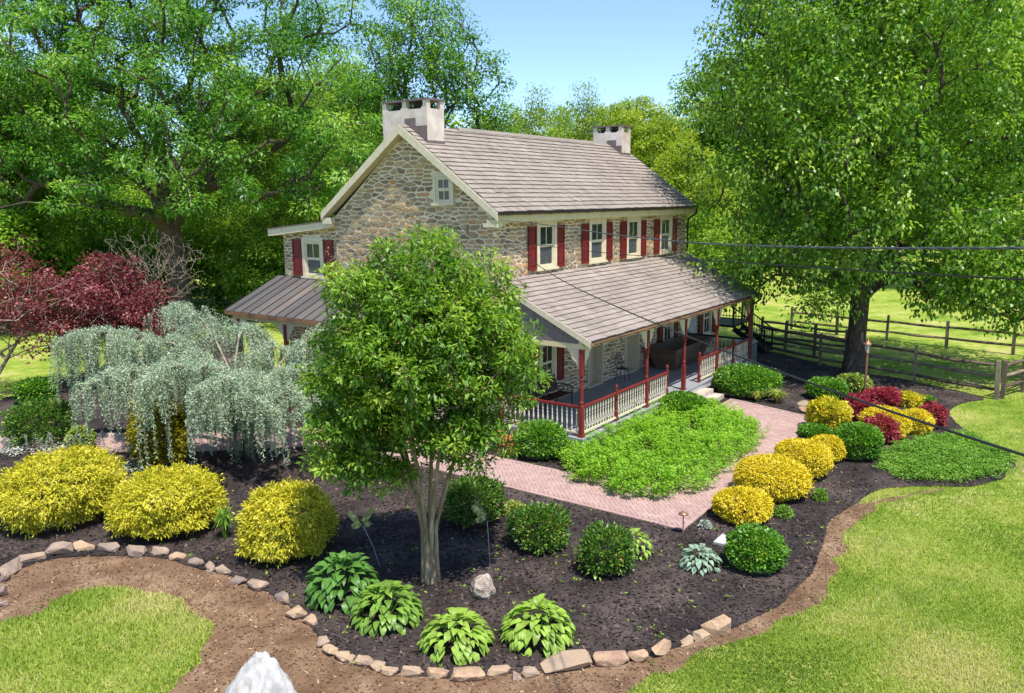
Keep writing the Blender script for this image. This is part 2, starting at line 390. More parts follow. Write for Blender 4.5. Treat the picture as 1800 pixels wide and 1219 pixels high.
def lawn_material():
    m = bpy.data.materials.new('lawn'); n_, b = nodes_of(m)
    big = noise(n_, 0.35, 4); mid = noise(n_, 2.2, 5, 0.65); fin = noise(n_, 45, 4, 0.7)
    f = math_(n_, 'ADD', math_(n_, 'MULTIPLY', big.outputs['Fac'], 0.55), math_(n_, 'MULTIPLY', mid.outputs['Fac'], 0.45))
    f = math_(n_, 'ADD', math_(n_, 'MULTIPLY', math_(n_, 'SUBTRACT', f, 0.5), 3.2), 0.52)
    f = math_(n_, 'ADD', f, math_(n_, 'MULTIPLY', math_(n_, 'SUBTRACT', fin.outputs['Fac'], 0.5), 0.7))
    sep = n_.nodes.new('ShaderNodeSeparateXYZ'); gg = n_.nodes.new('ShaderNodeNewGeometry'); n_.links.new(gg.outputs['Position'], sep.inputs[0])
    band = math_(n_, 'SINE', math_(n_, 'ADD', math_(n_, 'MULTIPLY', sep.outputs[0], 1.9), math_(n_, 'MULTIPLY', sep.outputs[1], 3.4)), 0)
    f = math_(n_, 'ADD', f, math_(n_, 'MULTIPLY', band, 0.045))
    r = ramp(n_, [(0.0, srgb(84, 112, 34)), (0.3, srgb(118, 146, 46)), (0.55, srgb(148, 164, 64)), (0.8, srgb(174, 176, 94)), (1.0, srgb(186, 174, 120))])
    n_.links.new(f, r.inputs[0]); n_.links.new(r.outputs[0], b.inputs['Base Color'])
    b.inputs['Roughness'].default_value = 0.9; b.inputs['Specular IOR Level'].default_value = 0.15
    bp = n_.nodes.new('ShaderNodeBump'); bp.inputs['Strength'].default_value = 0.9; bp.inputs['Distance'].default_value = 0.04
    n_.links.new(fin.outputs['Fac'], bp.inputs['Height']); n_.links.new(bp.outputs[0], b.inputs['Normal'])
    return m
G['lawn'] = lawn_material()
G['mulch'] = mat('dark_mulch', [(0.2, srgb(42, 36, 35)), (0.5, srgb(62, 54, 52)), (0.8, srgb(92, 80, 75))], 0.8, 0.95, 1.0, 38, fine=1.1, fscale=55, spec=0.2)
G['soil'] = mat('bare_soil', [(0.1, srgb(88, 66, 48)), (0.45, srgb(118, 92, 70)), (0.7, srgb(138, 112, 88)), (0.95, srgb(166, 142, 116))], 1.6, 0.95, 0.8, 30, fine=0.7, fscale=40, spec=0.2)
G['chip'] = mat('mulch_chip', [(0.0, srgb(34, 29, 29)), (0.5, srgb(60, 52, 50)), (0.85, srgb(92, 80, 74)), (0.97, srgb(126, 108, 96)), (1.0, srgb(164, 142, 122))], 3, 0.9, 0, 30, 0.9, spec=0.2)
G['pebble'] = mat('soil_crumb', [(0.0, srgb(84, 64, 48)), (0.75, srgb(130, 104, 82)), (1.0, srgb(186, 164, 138))], 3, 0.9, 0, 30, 0.9, spec=0.2)
G['blade'] = leafmat('grass_blade', [(0.0, srgb(88, 118, 34)), (0.35, srgb(126, 154, 50)), (0.7, srgb(162, 174, 76)), (1.0, srgb(194, 184, 126))], 0.3, 0.6, 0.25)

tag(MB().add([(-900, -900, 0), (900, -900, 0), (900, 900, 0), (-900, 900, 0)], [(0, 1, 2, 3)]).build('lawn_ground', G['lawn']), kind='structure')
SOILP = ragged(SOIL, 0.10, 0.06, 3)
MULCHP = ragged(MULCH, 0.10, 0.025, 4)
PATCHP = ragged(PATCH, 0.09, 0.07, 5)
sheet('bare_soil', SOILP, 0.006, G['soil'])
sheet('mulch_bed', MULCHP, 0.035, G['mulch'], 0.045)
sheet('lawn_patch', PATCHP, 0.014, G['lawn'])

PATH = np.array([(-3.15, 3.2), (-3.15, -7.45), (7.65, -7.35), (8.67, -4.02), (5.0, -4.02), (5.0, -5.6), (-1.35, -5.6), (-1.35, 3.2)])
BACKPATH = np.array([(-9.6, 13.2), (-9.3, 11.4), (-6.0, 6.6), (-3.15, 3.6), (-1.35, 3.2), (-1.35, 4.6), (-4.6, 8.0), (-8.0, 13.0)])
path = sheet('brick_path', PATH, 0.045, G['sand'], 0.05)
def brick_mesh(l, w, h, c=0.006):
    mb = MB(); a, b = l / 2, w / 2
    v = [(-a, -b, 0), (a, -b, 0), (a, b, 0), (-a, b, 0), (-a, -b, h - c), (a, -b, h - c), (a, b, h - c), (-a, b, h - c), (-a + c, -b + c, h), (a - c, -b + c, h), (a - c, b - c, h), (-a + c, b - c, h)]
    return v, [(0, 1, 5, 4), (1, 2, 6, 5), (2, 3, 7, 6), (3, 0, 4, 7), (4, 5, 9, 8), (5, 6, 10, 9), (6, 7, 11, 10), (7, 4, 8, 11), (8, 9, 10, 11)]
def lay_bricks():
    rg = np.random.default_rng(11); a = 0.1; c45 = math.cos(PI / 4)
    spots = []
    for i in range(-160, 160):
        for j in range(-80, 80):
            for k in (0, 1):
                if k == 0: u, v, ang = i + 2 * j + 1.0, i - 2 * j + 0.5, 0
                else: u, v, ang = i + 2 * j + 0.5, i - 2 * j + 2.0, PI / 2
                x = (u * c45 - v * c45) * a + 1.0; y = (u * c45 + v * c45) * a - 3.0
                if -3.2 < x < 8.8 and -7.6 < y < 3.3: spots.append((x, y, ang + PI / 4))
    S = np.array(spots)
    # drop bricks that would stick out over the border course
    ok = inside(S[:, :2], PATH)
    for dx, dy in ((0.15, 0), (-0.15, 0), (0, 0.15), (0, -0.15)): ok &= inside(S[:, :2] + (dx, dy), PATH)
    S = S[ok]
    edge = []
    for i in range(len(PATH)):
        p, q = PATH[i], PATH[(i + 1) % len(PATH)]
        d = q - p; ln = np.linalg.norm(d); d /= ln; nrm = np.array([-d[1], d[0]])
        for t in np.arange(0.1, ln - 0.05, 0.205):
            e_ = p + d * t + nrm * 0.055
            edge.append((e_[0], e_[1], math.atan2(d[1], d[0])))
    S = np.vstack([S, np.array(edge)])
    dist = np.linalg.norm(S[:, :2] - CAM[:2], axis=1)
    vis = in_view(S[:, :2], 0) & ~inside(S[:, :2], chaikin(PERENNIAL, 1))
    order = np.argsort(dist + 1000 * ~vis)
    bv, bf = brick_mesh(0.196, 0.096, 0.03)
    bv = np.array(bv)
    rest = MB()
    nedge = len(S) - len(edge)
    for n, i in enumerate(order):
        x, y, ang = S[i]; cs, sn = math.cos(ang), math.sin(ang)
        z = 0.03 + rg.normal(0, 0.0016) + (0.003 if i >= nedge else 0)
        V = np.c_[bv[:, 0] * cs - bv[:, 1] * sn + x, bv[:, 0] * sn + bv[:, 1] * cs + y, bv[:, 2] + z]
        r = rg.uniform(0, 1)
        if n < 300:
            mb = MB(); mb.cr = r; mb.add(V, bf); mb.build('brick', G['brick'], path)
        else:
            rest.cr = r; rest.add(V, bf)
    tag(rest.build('brick_paving', G['brick'], path), kind='stuff')
lay_bricks()
bp_ = sheet('garden_path', BACKPATH, 0.05, G['brick'], 0.05)

# ---- loose stuff: mulch chips, soil crumbs, grass blades (uncountable)
def scatter(n, lo, hi, seed):
    rg = np.random.default_rng(seed)
    return np.c_[rg.uniform(lo[0], hi[0], n), rg.uniform(lo[1], hi[1], n)], rg

def flakes(name, P, z, rg, smin, smax, m, tilt=0.35):
    n = len(P); a = rg.uniform(0, 2 * PI, n); l = rg.uniform(smin, smax, n) / 2; w_ = l * rg.uniform(0.25, 0.7, n)
    d = np.c_[np.cos(a), np.sin(a), rg.normal(0, tilt, n)]; s = np.c_[-np.sin(a), np.cos(a), rg.normal(0, tilt, n)]
    c = np.c_[P, np.full(n, z) + rg.uniform(0.002, 0.02, n)]
    V = np.stack([c - d * l[:, None] - s * w_[:, None] * .6, c + d * l[:, None] - s * w_[:, None], c + d * l[:, None] * .8 + s * w_[:, None], c - d * l[:, None] + s * w_[:, None] * .8], 1).reshape(-1, 3)
    me = np_mesh(name, V, np.arange(4 * n).reshape(-1, 4), rg.uniform(0, 1, n) ** 1.3)
    return link(name, me, m)

P, rg = scatter(190000, (-13, -13), (17, 12), 21)
dist = np.linalg.norm(P - CAM[:2], axis=1)
P = P[in_view(P) & (rg.uniform(0, 1, len(P)) < np.clip((16 / dist) ** 2, 0, 1))]
P = P[inside(P, MULCHP[::3]) & ~inside(P, PATH)]
o = flakes('mulch_chips', P, 0.035, rg, 0.03, 0.085, G['chip']); tag(o, 'dark shredded bark chips strewn over the garden bed', 'mulch', kind='stuff')
P, rg = scatter(120000, (-19, -12), (3, 7), 22)
P = P[in_view(P)]; P = P[inside(P, SOILP[::3])]; P = P[~inside(P, MULCHP[::3]) & ~inside(P, PATCHP[::3])]
o = flakes('soil_crumbs', P, 0.006, rg, 0.015, 0.06, G['pebble']); tag(o, 'brown crumbs and dry scraps on the bare soil ring', 'soil', kind='stuff')

def grass(name, P, rg, hmin, hmax, wd, label, z=0.0, m=None):
    n = len(P); a = rg.uniform(0, 2 * PI, n); h = rg.uniform(hmin, hmax, n); le = rg.uniform(0.2, 1.0, n) * h
    s = np.c_[-np.sin(a), np.cos(a), np.zeros(n)] * (wd * rg.uniform(0.6, 1.3, n))[:, None]
    b = np.c_[P, np.full(n, z)]
    t = b + np.c_[np.cos(a) * le, np.sin(a) * le, h]
    V = np.stack([b - s, b + s, t], 1).reshape(-1, 3)
    # clumps of drier and greener blades share a hue
    k = 0.5 + 0.25 * np.sin(P[:, 0] * 1.7 + np.sin(P[:, 1] * 1.1) * 2) * np.sin(P[:, 1] * 1.4 + 1) + 0.18 * np.sin(P[:, 0] * 0.5 - P[:, 1] * 0.8)
    pr = np.random.default_rng(8)
    for q in range(60):
        c = pr.uniform((-16, -19), (14, 4)); k = k + pr.choice((.42, .3, -.32)) * np.exp(-((P - c) ** 2).sum(1) / (2 * pr.uniform(.25, 1.1) ** 2))
    me = np_mesh(name, V, np.arange(3 * n).reshape(-1, 3), np.clip(k + rg.normal(0, 0.2, n), 0, 1))
    return tag(link(name, me, m or G['blade']), label, 'grass', kind='stuff')

P, rg = scatter(900000, (-15, -19), (16, -8), 23)
dist = np.linalg.norm(P - CAM[:2], axis=1)
P = P[in_view(P, 0.08) & (rg.uniform(0, 1, len(P)) < np.clip((13 / dist) ** 2, 0, 1))]
P = P[~inside(P, SOILP[::3]) & ~inside(P, MULCHP[::3])]
grass('lawn_grass', P, rg, 0.03, 0.07, 0.008, 'short sunlit lawn grass along the curved bed edge')
P, rg = scatter(150000, (-18, -5), (-10.5, 4.5), 24)
P = P[in_view(P, 0.08)]; P = P[inside(P, PATCHP[::2])]
grass('patch_grass', P, rg, 0.03, 0.085, 0.009, 'green grass and clover island inside the bare soil ring', 0.014)
# fringe of longer blades where lawn and patch meet the soil
P, rg = scatter(160000, (-15, -13), (5, 4), 25)
P = P[in_view(P)]
d1 = np.min(np.hypot(P[:, None, 0] - SOILP[None, ::4, 0], P[:, None, 1] - SOILP[None, ::4, 1]), axis=1)
P = P[(d1 < 0.22) & ~inside(P, SOILP[::3])]; P = P[~inside(P, MULCHP[::3])]
grass('edge_grass', P, rg, 0.04, 0.12, 0.009, 'longer ragged grass fringing the bare soil edge')

# ragged tufts creeping from the patch and the lawn on to the bare soil
P, rg = scatter(90000, (-15, -12), (4, 4), 26); P = P[in_view(P)]
dp = np.min(np.hypot(P[:, None, 0] - PATCHP[None, ::4, 0], P[:, None, 1] - PATCHP[None, ::4, 1]), axis=1)
ds = np.min(np.hypot(P[:, None, 0] - SOILP[None, ::5, 0], P[:, None, 1] - SOILP[None, ::5, 1]), axis=1)
blot = np.sin(P[:, 0] * 5.1 + np.sin(P[:, 1] * 3.7)) * np.sin(P[:, 1] * 4.6 + 1.1)
k = np.maximum(np.exp(-dp / .16), .7 * np.exp(-ds / .14)) * (0.75 + .6 * blot)
P = P[rg.uniform(0, 1, len(P)) < k]; P = P[~inside(P, MULCHP[::3])]
grass('creeping_grass', P, rg, 0.02, 0.07, 0.010, 'sparse grass tufts creeping over the soil ring edges', 0.008)

# ---------------------------------------------------------------- the farmhouse
L, W, OV, ZE, ZR, EV, D, ZPE, ZP, ZD = 13.37, 6.6, 0.27, 6.78, 9.42, 0.38, 2.9, 3.30, 4.84, 0.55
house = tag(empty('farmhouse', (L / 2, W / 2, 0)), 'two-storey rubble-stone farmhouse with dark red shutters and long front porch', 'house')
rh = random.Random(5)
STONE_BUDGET = [300]
def front(y0=0.0): return lambda u, v, n: (u, y0 - n, v)
def gable(x0=0.0): return lambda u, v, n: (x0 - n, -u, v)

def clip(poly, a, b, c):
    """keep points with a*u+b*v <= c"""
    out = []
    for i in range(len(poly)):
        p, q = poly[i], poly[(i + 1) % len(poly)]
        dp, dq = a * p[0] + b * p[1] - c, a * q[0] + b * q[1] - c
        if dp <= 0: out.append(p)
        if (dp < 0 < dq) or (dq < 0 < dp):
            t = dp / (dp - dq); out.append((p[0] + (q[0] - p[0]) * t, p[1] + (q[1] - p[1]) * t))
    return out

def parea(p): return 0.5 * abs(sum(p[i][0] * p[(i + 1) % len(p)][1] - p[(i + 1) % len(p)][0] * p[i][1] for i in range(len(p))))

def stones(mapf, outline, holes, parent, seed, sw=0.40, shh=0.145, single=0, pick=None):
    """random rubble: flat Voronoi stones with real joints; the first `single` picks become objects of their own"""
    r = random.Random(seed)
    us = [p[0] for p in outline]; vs = [p[1] for p in outline]
    seeds = []; v = min(vs) - shh; k = 0
    while v < max(vs) + shh:
        rowh = shh * r.uniform(0.75, 1.3); u = min(us) - sw * r.uniform(0, 1)
        while u < max(us) + sw:
            wd = sw * r.choice((0.55, 0.75, 0.9, 1.0, 1.25, 1.6))
            if r.random() > 0.06: seeds.append((u + wd / 2 + r.uniform(-.05, .05), v + r.uniform(-.38, .38) * rowh, wd))
            u += wd
        v += rowh; k += 1
    S = np.array(seeds); A = 2.7; res = []
    n_out = len(outline)
    for i, (u, v, wd) in enumerate(seeds):
        d = np.abs(S[:, 0] - u) / A + np.abs(S[:, 1] - v)
        nb = [j for j in np.argsort(d)[1:15]]
        g = r.uniform(0.013, 0.029)
        poly = [(u - .7, v - .4), (u + .7, v - .4), (u + .7, v + .4), (u - .7, v + .4)]
        for j in nb:
            du, dv = (S[j, 0] - u), (S[j, 1] - v); a, b = du / A ** 2, dv
            ln = math.hypot(a, b)
            c = a * (u + du / 2) + b * (v + dv / 2) - g * ln
            poly = clip(poly, a, b, c)
            if len(poly) < 3: break
        if len(poly) < 3: continue
        for q in range(n_out):
            p1, p2 = outline[q], outline[(q + 1) % n_out]
            a, b = p2[1] - p1[1], -(p2[0] - p1[0])
            poly = clip(poly, a, b, a * p1[0] + b * p1[1])
            if len(poly) < 3: break
        if len(poly) < 3: continue
        cu = sum(p[0] for p in poly) / len(poly); cv = sum(p[1] for p in poly) / len(poly); drop = False
        for (a0, a1, b0, b1) in holes:
            if max(p[0] for p in poly) <= a0 or min(p[0] for p in poly) >= a1 or max(p[1] for p in poly) <= b0 or min(p[1] for p in poly) >= b1: continue
            if a0 < cu < a1 and b0 < cv < b1: drop = True; break
            ex = [(a0 - cu, 0), (cu - a1, 1), (b0 - cv, 2), (cv - b1, 3)]; m_ = max(ex)[1]
            poly = clip(poly, *((1, 0, a0), (-1, 0, -a1), (0, 1, b0), (0, -1, -b1))[m_])
            if len(poly) < 3: drop = True; break
        if drop or parea(poly) < 0.006: continue
        # take the corners off
        ch = []
        for q in range(len(poly)):
            p0, p1, p2 = poly[q - 1], poly[q], poly[(q + 1) % len(poly)]
            t = r.uniform(0.04, 0.2)
            ch.append((p1[0] + (p0[0] - p1[0]) * t, p1[1] + (p0[1] - p1[1]) * t)); ch.append((p1[0] + (p2[0] - p1[0]) * t, p1[1] + (p2[1] - p1[1]) * t))
        ar = sum(ch[q][0] * ch[(q + 1) % len(ch)][1] - ch[(q + 1) % len(ch)][0] * ch[q][1] for q in range(len(ch)))
        if ar < 0: ch.reverse()
        res.append((ch, r.uniform(0.014, 0.036), min(1, max(0, r.betavariate(1.2, 1.4))), parea(ch), cu, cv))
    if pick: res.sort(key=lambda s: -(s[3] if pick(s[4], s[5]) else s[3] - 100))
    rest = MB(); nrest = 0
    for i, (ch, d, cr, ar, cu, cv) in enumerate(res):
        mb = MB() if i < single else rest
        mb.cr = cr; n = len(ch)
        mu = sum(p[0] for p in ch) / n; mv = sum(p[1] for p in ch) / n
        tu, tv = r.uniform(-.03, .03), r.uniform(-.03, .03)
        ring = lambda k_, dd: [mapf(mu + (p[0] - mu) * k_, mv + (p[1] - mv) * k_, dd + (tu * (p[0] - mu) + tv * (p[1] - mv)) * (dd > 0)) for p in ch]
        V = ring(1.0, -0.01) + ring(0.97, d * 0.7) + ring(0.82, d)
        fs = []
        for lv in (0, 1):
            for q in range(n): fs.append((lv * n + q, lv * n + (q + 1) % n, (lv + 1) * n + (q + 1) % n, (lv + 1) * n + q))
        fs.append(tuple(range(2 * n, 3 * n)))
        mb.add(V, fs)
        if i < single: mb.build('stone', G['stone'], parent)
        else: nrest += 1
    if nrest: tag(rest.build('rubble_stones', G['stone'], parent), kind='stuff')

# --- walls (mortar body) ---
wall_g = MB()
wall_g.prism([(0, 0, 0), (0, W, 0), (0, W, ZE - .15), (0, W / 2, ZR - .25), (0, 0, ZE - .15)], (0.35, 0, 0))
wall_g = wall_g.build('gable_wall', G['mortar'], house)
DOORS = ((5.42, 6.36, ZD, 2.66), (8.16, 9.18, ZD, 2.66))
wf = MB()
for a, b in ((0.35, 5.35), (6.43, 8.09), (9.25, L - .35)): wf.box((a, 0, 0), (b, 0.45, ZE - .1))
for a, b, z0, z1 in DOORS: wf.box((a - .07, 0, z1 + .085), (b + .07, 0.45, ZE - .1)); wf.box((a - .07, 0.05, 0), (b + .07, 0.45, z0 - .07))
wall_f = wf.build('front_wall', G['mortar'], house)
wb = MB(); wb.box((0.35, W - .4, 0), (L - .35, W, ZE - .1)); wb.build('back_wall', G['mortar'], house)
wr = MB(); wr.prism([(L - .35, 0, 0), (L - .35, W, 0), (L - .35, W, ZE - .15), (L - .35, W / 2, ZR - .25), (L - .35, 0, ZE - .15)], (0.35, 0, 0)); wr.build('end_wall', G['mortar'], house)
fl = MB(); fl.box((0.36, 0.46, 3.0), (L - .36, W - .41, 3.1)); fl.build('upper_floor', G['inside'], house)

WIN_UP = [(2.14, 3.28), (5.31, 6.48), (8.03, 9.14), (10.79, 11.93)]
holes_f = [(a - .42, b + .42, 4.93, 6.52) for a, b in WIN_UP] + [(a - .07, b + .07, z0, z1 + .07) for a, b, z0, z1 in DOORS] + [(2.2, 3.72, 1.2, 2.75), (10.9, 12.7, 1.2, 2.75)]
holes_f = [(a + .36, b - .36, z0, z1) if i < 4 else (a, b, z0, z1) for i, (a, b, z0, z1) in enumerate(holes_f)]
stones(gable(), [(-W, 2.4), (0, 2.4), (0, ZE - .2), (-W / 2, ZR - .3), (-W, ZE - .2)], [(-2.2, -1.37, 7.03, 7.95)], wall_g, 1, 0.36, 0.125, 200, lambda u, v: v > 4.6)
stones(front(), [(0, ZD), (L, ZD), (L, ZE - .32), (0, ZE - .32)], holes_f, wall_f, 2, 0.30, 0.12, 100, lambda u, v: v > 4.9)

# --- windows, shutters ---
def window(mapf, u0, u1, v0, v1, name='window', cas=0.13, curtain=True, muntin=(1, 1), sill=True, storm=False):
    def bx(mb, a0, a1, b0, b1, n0, n1):
        P = [mapf(a0, b0, n0), mapf(a1, b0, n0), mapf(a1, b0, n1), mapf(a0, b0, n1), mapf(a0, b1, n0), mapf(a1, b1, n0), mapf(a1, b1, n1), mapf(a0, b1, n1)]
        mb.hexa(P)
    m = MB()
    bx(m, u0, u0 + cas, v0, v1, -.02, .085); bx(m, u1 - cas, u1, v0, v1, -.02, .085)
    bx(m, u0 + cas, u1 - cas, v1 - cas, v1, -.02, .083); bx(m, u0 + cas, u1 - cas, v0, v0 + cas * .55, -.02, .083)
    # a second, inner step of the casing
    c2 = cas + .05
    bx(m, u0 + cas, u0 + c2, v0 + cas * .55, v1 - cas, -.02, .062); bx(m, u1 - c2, u1 - cas, v0 + cas * .55, v1 - cas, -.02, .062); bx(m, u0 + c2, u1 - c2, v1 - c2, v1 - cas, -.02, .062)
    wn = m.build(name, G['cream'], house)
    if sill:
        s = MB(); bx(s, u0 - .05, u1 + .05, v0 - .07, v0 - .002, -.02, .13); s.build('sill', G['cream'], wn)
    a0, a1, b0, b1 = u0 + c2 + .002, u1 - c2 - .002, v0 + cas * .55 + .002, v1 - c2 - .002
    mid = b0 + (b1 - b0) * .5
    for lo, hi, n0 in ((b0, mid, .02), (mid, b1, .035)):
        s = MB(); t = .045
        bx(s, a0, a0 + t, lo, hi, 0.002, n0 + .02); bx(s, a1 - t, a1, lo, hi, 0.002, n0 + .02)
        bx(s, a0 + t, a1 - t, lo, lo + t, 0.002, n0 + .018); bx(s, a0 + t, a1 - t, hi - t, hi, 0.002, n0 + .018)
        s.build('sash', G['cream'], wn)
        nm = muntin[0] if lo == b0 else muntin[1]
        cols = nm + 1
        for q in range(cols):
            x0 = a0 + t + (a1 - a0 - 2 * t) * q / cols; x1 = a0 + t + (a1 - a0 - 2 * t) * (q + 1) / cols
            p = MB(); bx(p, x0 + .004, x1 - .004, lo + t, hi - t, 0.003, n0); p.build('pane', G['screen'] if lo == b0 and not nm else G['glass'], wn)
            if q: mm = MB(); bx(mm, x0 - .014, x0 + .014, lo + t, hi - t, n0 + .001, n0 + .014); mm.build('muntin', G['cream'], wn)
    return wn

def shutter(mapf, u0, u1, v0, v1, n=.06):
    def bx(mb, a0, a1, b0, b1, n0, n1):
        mb.hexa([mapf(a0, b0, n0), mapf(a1, b0, n0), mapf(a1, b0, n1), mapf(a0, b0, n1), mapf(a0, b1, n0), mapf(a1, b1, n0), mapf(a1, b1, n1), mapf(a0, b1, n1)])
    m = MB(); st = .065; md = v0 + (v1 - v0) * .56
    bx(m, u0, u0 + st, v0, v1, n, n + .04); bx(m, u1 - st, u1, v0, v1, n, n + .04)
    for a, b in ((v0, v0 + .11), (md - .05, md + .05), (v1 - .09, v1)): bx(m, u0 + st, u1 - st, a, b, n, n + .038)
    bx(m, u0 + st, u1 - st, v0 + .11, v1 - .09, n + .002, n + .014)
    s = m.build('shutter', G['red'], house)
    for a, b in ((v0 + .14, md - .08), (md + .08, v1 - .12)):
        p = MB(); bx(p, u0 + st + .03, u1 - st - .03, a, b, n + .012, n + .031); p.build('shutter_panel', G['red'], s)
    return s
fr, gb = front(), gable()
for a, b in WIN_UP:
    window(fr, a, b, 5.0, 6.5, muntin=(0, 1)); shutter(fr, a - .44, a - .02, 4.97, 6.32); shutter(fr, b + .02, b + .44, 4.97, 6.32)
window(gb, -2.18, -1.39, 7.05, 7.93, cas=.1, muntin=(1, 1))
window(fr, 2.25, 3.26, 1.25, 2.7); shutter(fr, 3.3, 3.7, 1.2, 2.7); shutter(fr, 1.8, 2.21, 1.2, 2.7)
window(fr, 11.3, 12.3, 1.25, 2.7); shutter(fr, 12.34, 12.72, 1.2, 2.7); shutter(fr, 10.88, 11.26, 1.2, 2.7)

# --- porch doors in deep cream reveals ---
for a, b, z0, z1 in DOORS:
    m = MB()
    for q in ((a - .06, a), (b, b + .06)): m.box((q[0], -.06, z0), (q[1], .30, z1))
    m.box((a - .06, -.06, z1), (b + .06, .30, z1 + .08)); m.box((a, -.07, z0), (b, .3, z0 + .04))
    d = m.build('door', G['cream'], house)
    p = MB(); p.box((a + .001, .30, z0), (b - .001, .35, z1)); p.build('door_leaf', G['doorpaint'], d)
    for (c0, c1) in ((.1, .44), (.53, .9)):
        for (e0, e1) in ((.08, .45), (.52, .92)):
            p = MB(); p.box((a + (b - a) * c0, .285, z0 + (z1 - z0) * e0), (a + (b - a) * c1, .30, z0 + (z1 - z0) * e1)); p.build('door_panel', G['doorpaint'], d)
    h = MB(); h.lathe([(.012, 0), (.02, .01), (.028, .03), (.02, .05)], (a + .08, .25, z0 + 1.0), 8); h.build('handle', G['black'], d)

# --- roofs with single shingles ---
def shingle_roof(name, x0, x1, ye, ze, yr, zr, rows, wid, single, thick, seed, parent=house):
    """front slope from the eave (ye, ze) up to (yr, zr)"""
    r = random.Random(seed)
    sl = math.hypot(yr - ye, zr - ze); dy, dz = (yr - ye) / sl, (zr - ze) / sl; ny, nz = -dz, dy
    pt = lambda x, s, n: (x, ye + dy * s + ny * n, ze + dz * s + nz * n)
    slab = MB(); slab.hexa([pt(x0 + .01, .03, -.10), pt(x1 - .01, .03, -.10), pt(x1 - .01, sl, -.10), pt(x0 + .01, sl, -.10), pt(x0 + .01, .03, -.012), pt(x1 - .01, .03, -.012), pt(x1 - .01, sl, -.012), pt(x0 + .01, sl, -.012)])
    roof = slab.build(name, G['underlay'], parent)
    ex = sl / rows; items = []
    for k in range(rows):
        x = x0 - wid * r.random(); s0 = ex * k; tone = r.uniform(-.12, .12); wob = r.uniform(-.012, .012)
        while x < x1:
            w_ = wid * r.uniform(.8, 1.25); a, b = max(x, x0), min(x + w_ - .006, x1)
            if b - a > .05:
                j = r.uniform(-.012, .012) + wob * math.sin(a * .5); t = thick * r.uniform(.85, 1.15)
                s1 = min(s0 + ex * 1.12, sl)
                V = [pt(a, s0 + j, -.006), pt(b, s0 + j, -.006), pt(b, s1, -.004), pt(a, s1, -.004), pt(a, s0 + j, t), pt(b, s0 + j, t), pt(b, s1, .004), pt(a, s1, .004)]
                items.append((V, min(1, max(0, .5 + tone + r.gauss(0, .2))), math.dist(V[0], CAM)))
            x += w_
    items.sort(key=lambda q: q[2]); rest = MB()
    F_ = [(4, 5, 6, 7), (0, 1, 5, 4), (1, 2, 6, 5), (3, 0, 4, 7)]
    for i, (V, cr, _) in enumerate(items):
        mb = MB() if i < single else rest
        mb.cr = cr; mb.add(V, F_)
        if i < single: mb.build('shingle', G['shingle'], roof)
    tag(rest.build('shingle_courses', G['shingle'], roof), kind='stuff')
    return roof
roof = shingle_roof('roof', -OV, L + OV, -EV, ZE, W / 2, ZR, 20, 0.26, 150, 0.042, 31)
m = MB(); m.hexa([(-OV + .01, W / 2, ZR - .12), (L + OV - .01, W / 2, ZR - .12), (L + OV - .01, W + EV, ZE - .1), (-OV + .01, W + EV, ZE - .1), (-OV + .01, W / 2, ZR), (L + OV - .01, W / 2, ZR), (L + OV - .01, W + EV, ZE + .02), (-OV + .01, W + EV, ZE + .02)])
m.build('back_roof_slope', G['shingle'], house)
# ridge vent over the middle of the ridge
m = MB(); m.hexa([(2.4, W / 2 - .16, ZR - .06), (L - 2.2, W / 2 - .16, ZR - .06), (L - 2.2, W / 2 + .16, ZR - .06), (2.4, W / 2 + .16, ZR - .06), (2.4, W / 2 - .10, ZR + .055), (L - 2.2, W / 2 - .10, ZR + .055), (L - 2.2, W / 2 + .10, ZR + .055), (2.4, W / 2 + .10, ZR + .055)])
m.build('ridge_vent', G['shingle'], house)
# rake boards and their cream soffits, eave returns, eave box
def rake(x_out, x_in):
    for sgn in (0, 1):
        ya, yb = (-EV, W / 2) if sgn == 0 else (W + EV, W / 2)
        t = .115
        b = MB(); b.hexa([(x_out, ya, ZE - .24), (x_in, ya, ZE - .24), (x_in, yb, ZR - .30), (x_out, yb, ZR - .30), (x_out, ya, ZE - .015), (x_in, ya, ZE - .015), (x_in, yb, ZR - .015), (x_out, yb, ZR - .015)])
        b.build('rake_board', G['cream'], house)
        lo, hi = (x_in, 0.04) if x_in < 1 else (L - .04, x_in)
        s = MB(); s.hexa([(lo, ya, ZE - .235), (hi, ya, ZE - .235), (hi, yb, ZR - .295), (lo, yb, ZR - .295), (lo, ya, ZE - .16), (hi, ya, ZE - .16), (hi, yb, ZR - .21), (lo, yb, ZR - .21)])
        s.build('rake_soffit', G['creamdark'], house)
rake(-OV - .03, -OV); rake(L + OV + .03, L + OV)
m = MB(); m.box((-OV + .004, -EV + .03, ZE - .30), (L + OV - .004, .02, ZE - .205)); m.box((-OV + .004, -EV + .012, ZE - .28), (L + OV - .004, -EV + .03, ZE - .04)); m.build('eave_soffit', G['creamdark'], house)
m = MB(); m.box((-OV + .002, W - .02, ZE - .38), (.03, W + EV - .02, ZE - .18)); m.build('eave_return', G['cream'], house); m = MB(); m.box((-OV + .002, -EV + .03, ZE - .42), (.0, .15, ZE - .302)); m.build('eave_return', G['cream'], house)
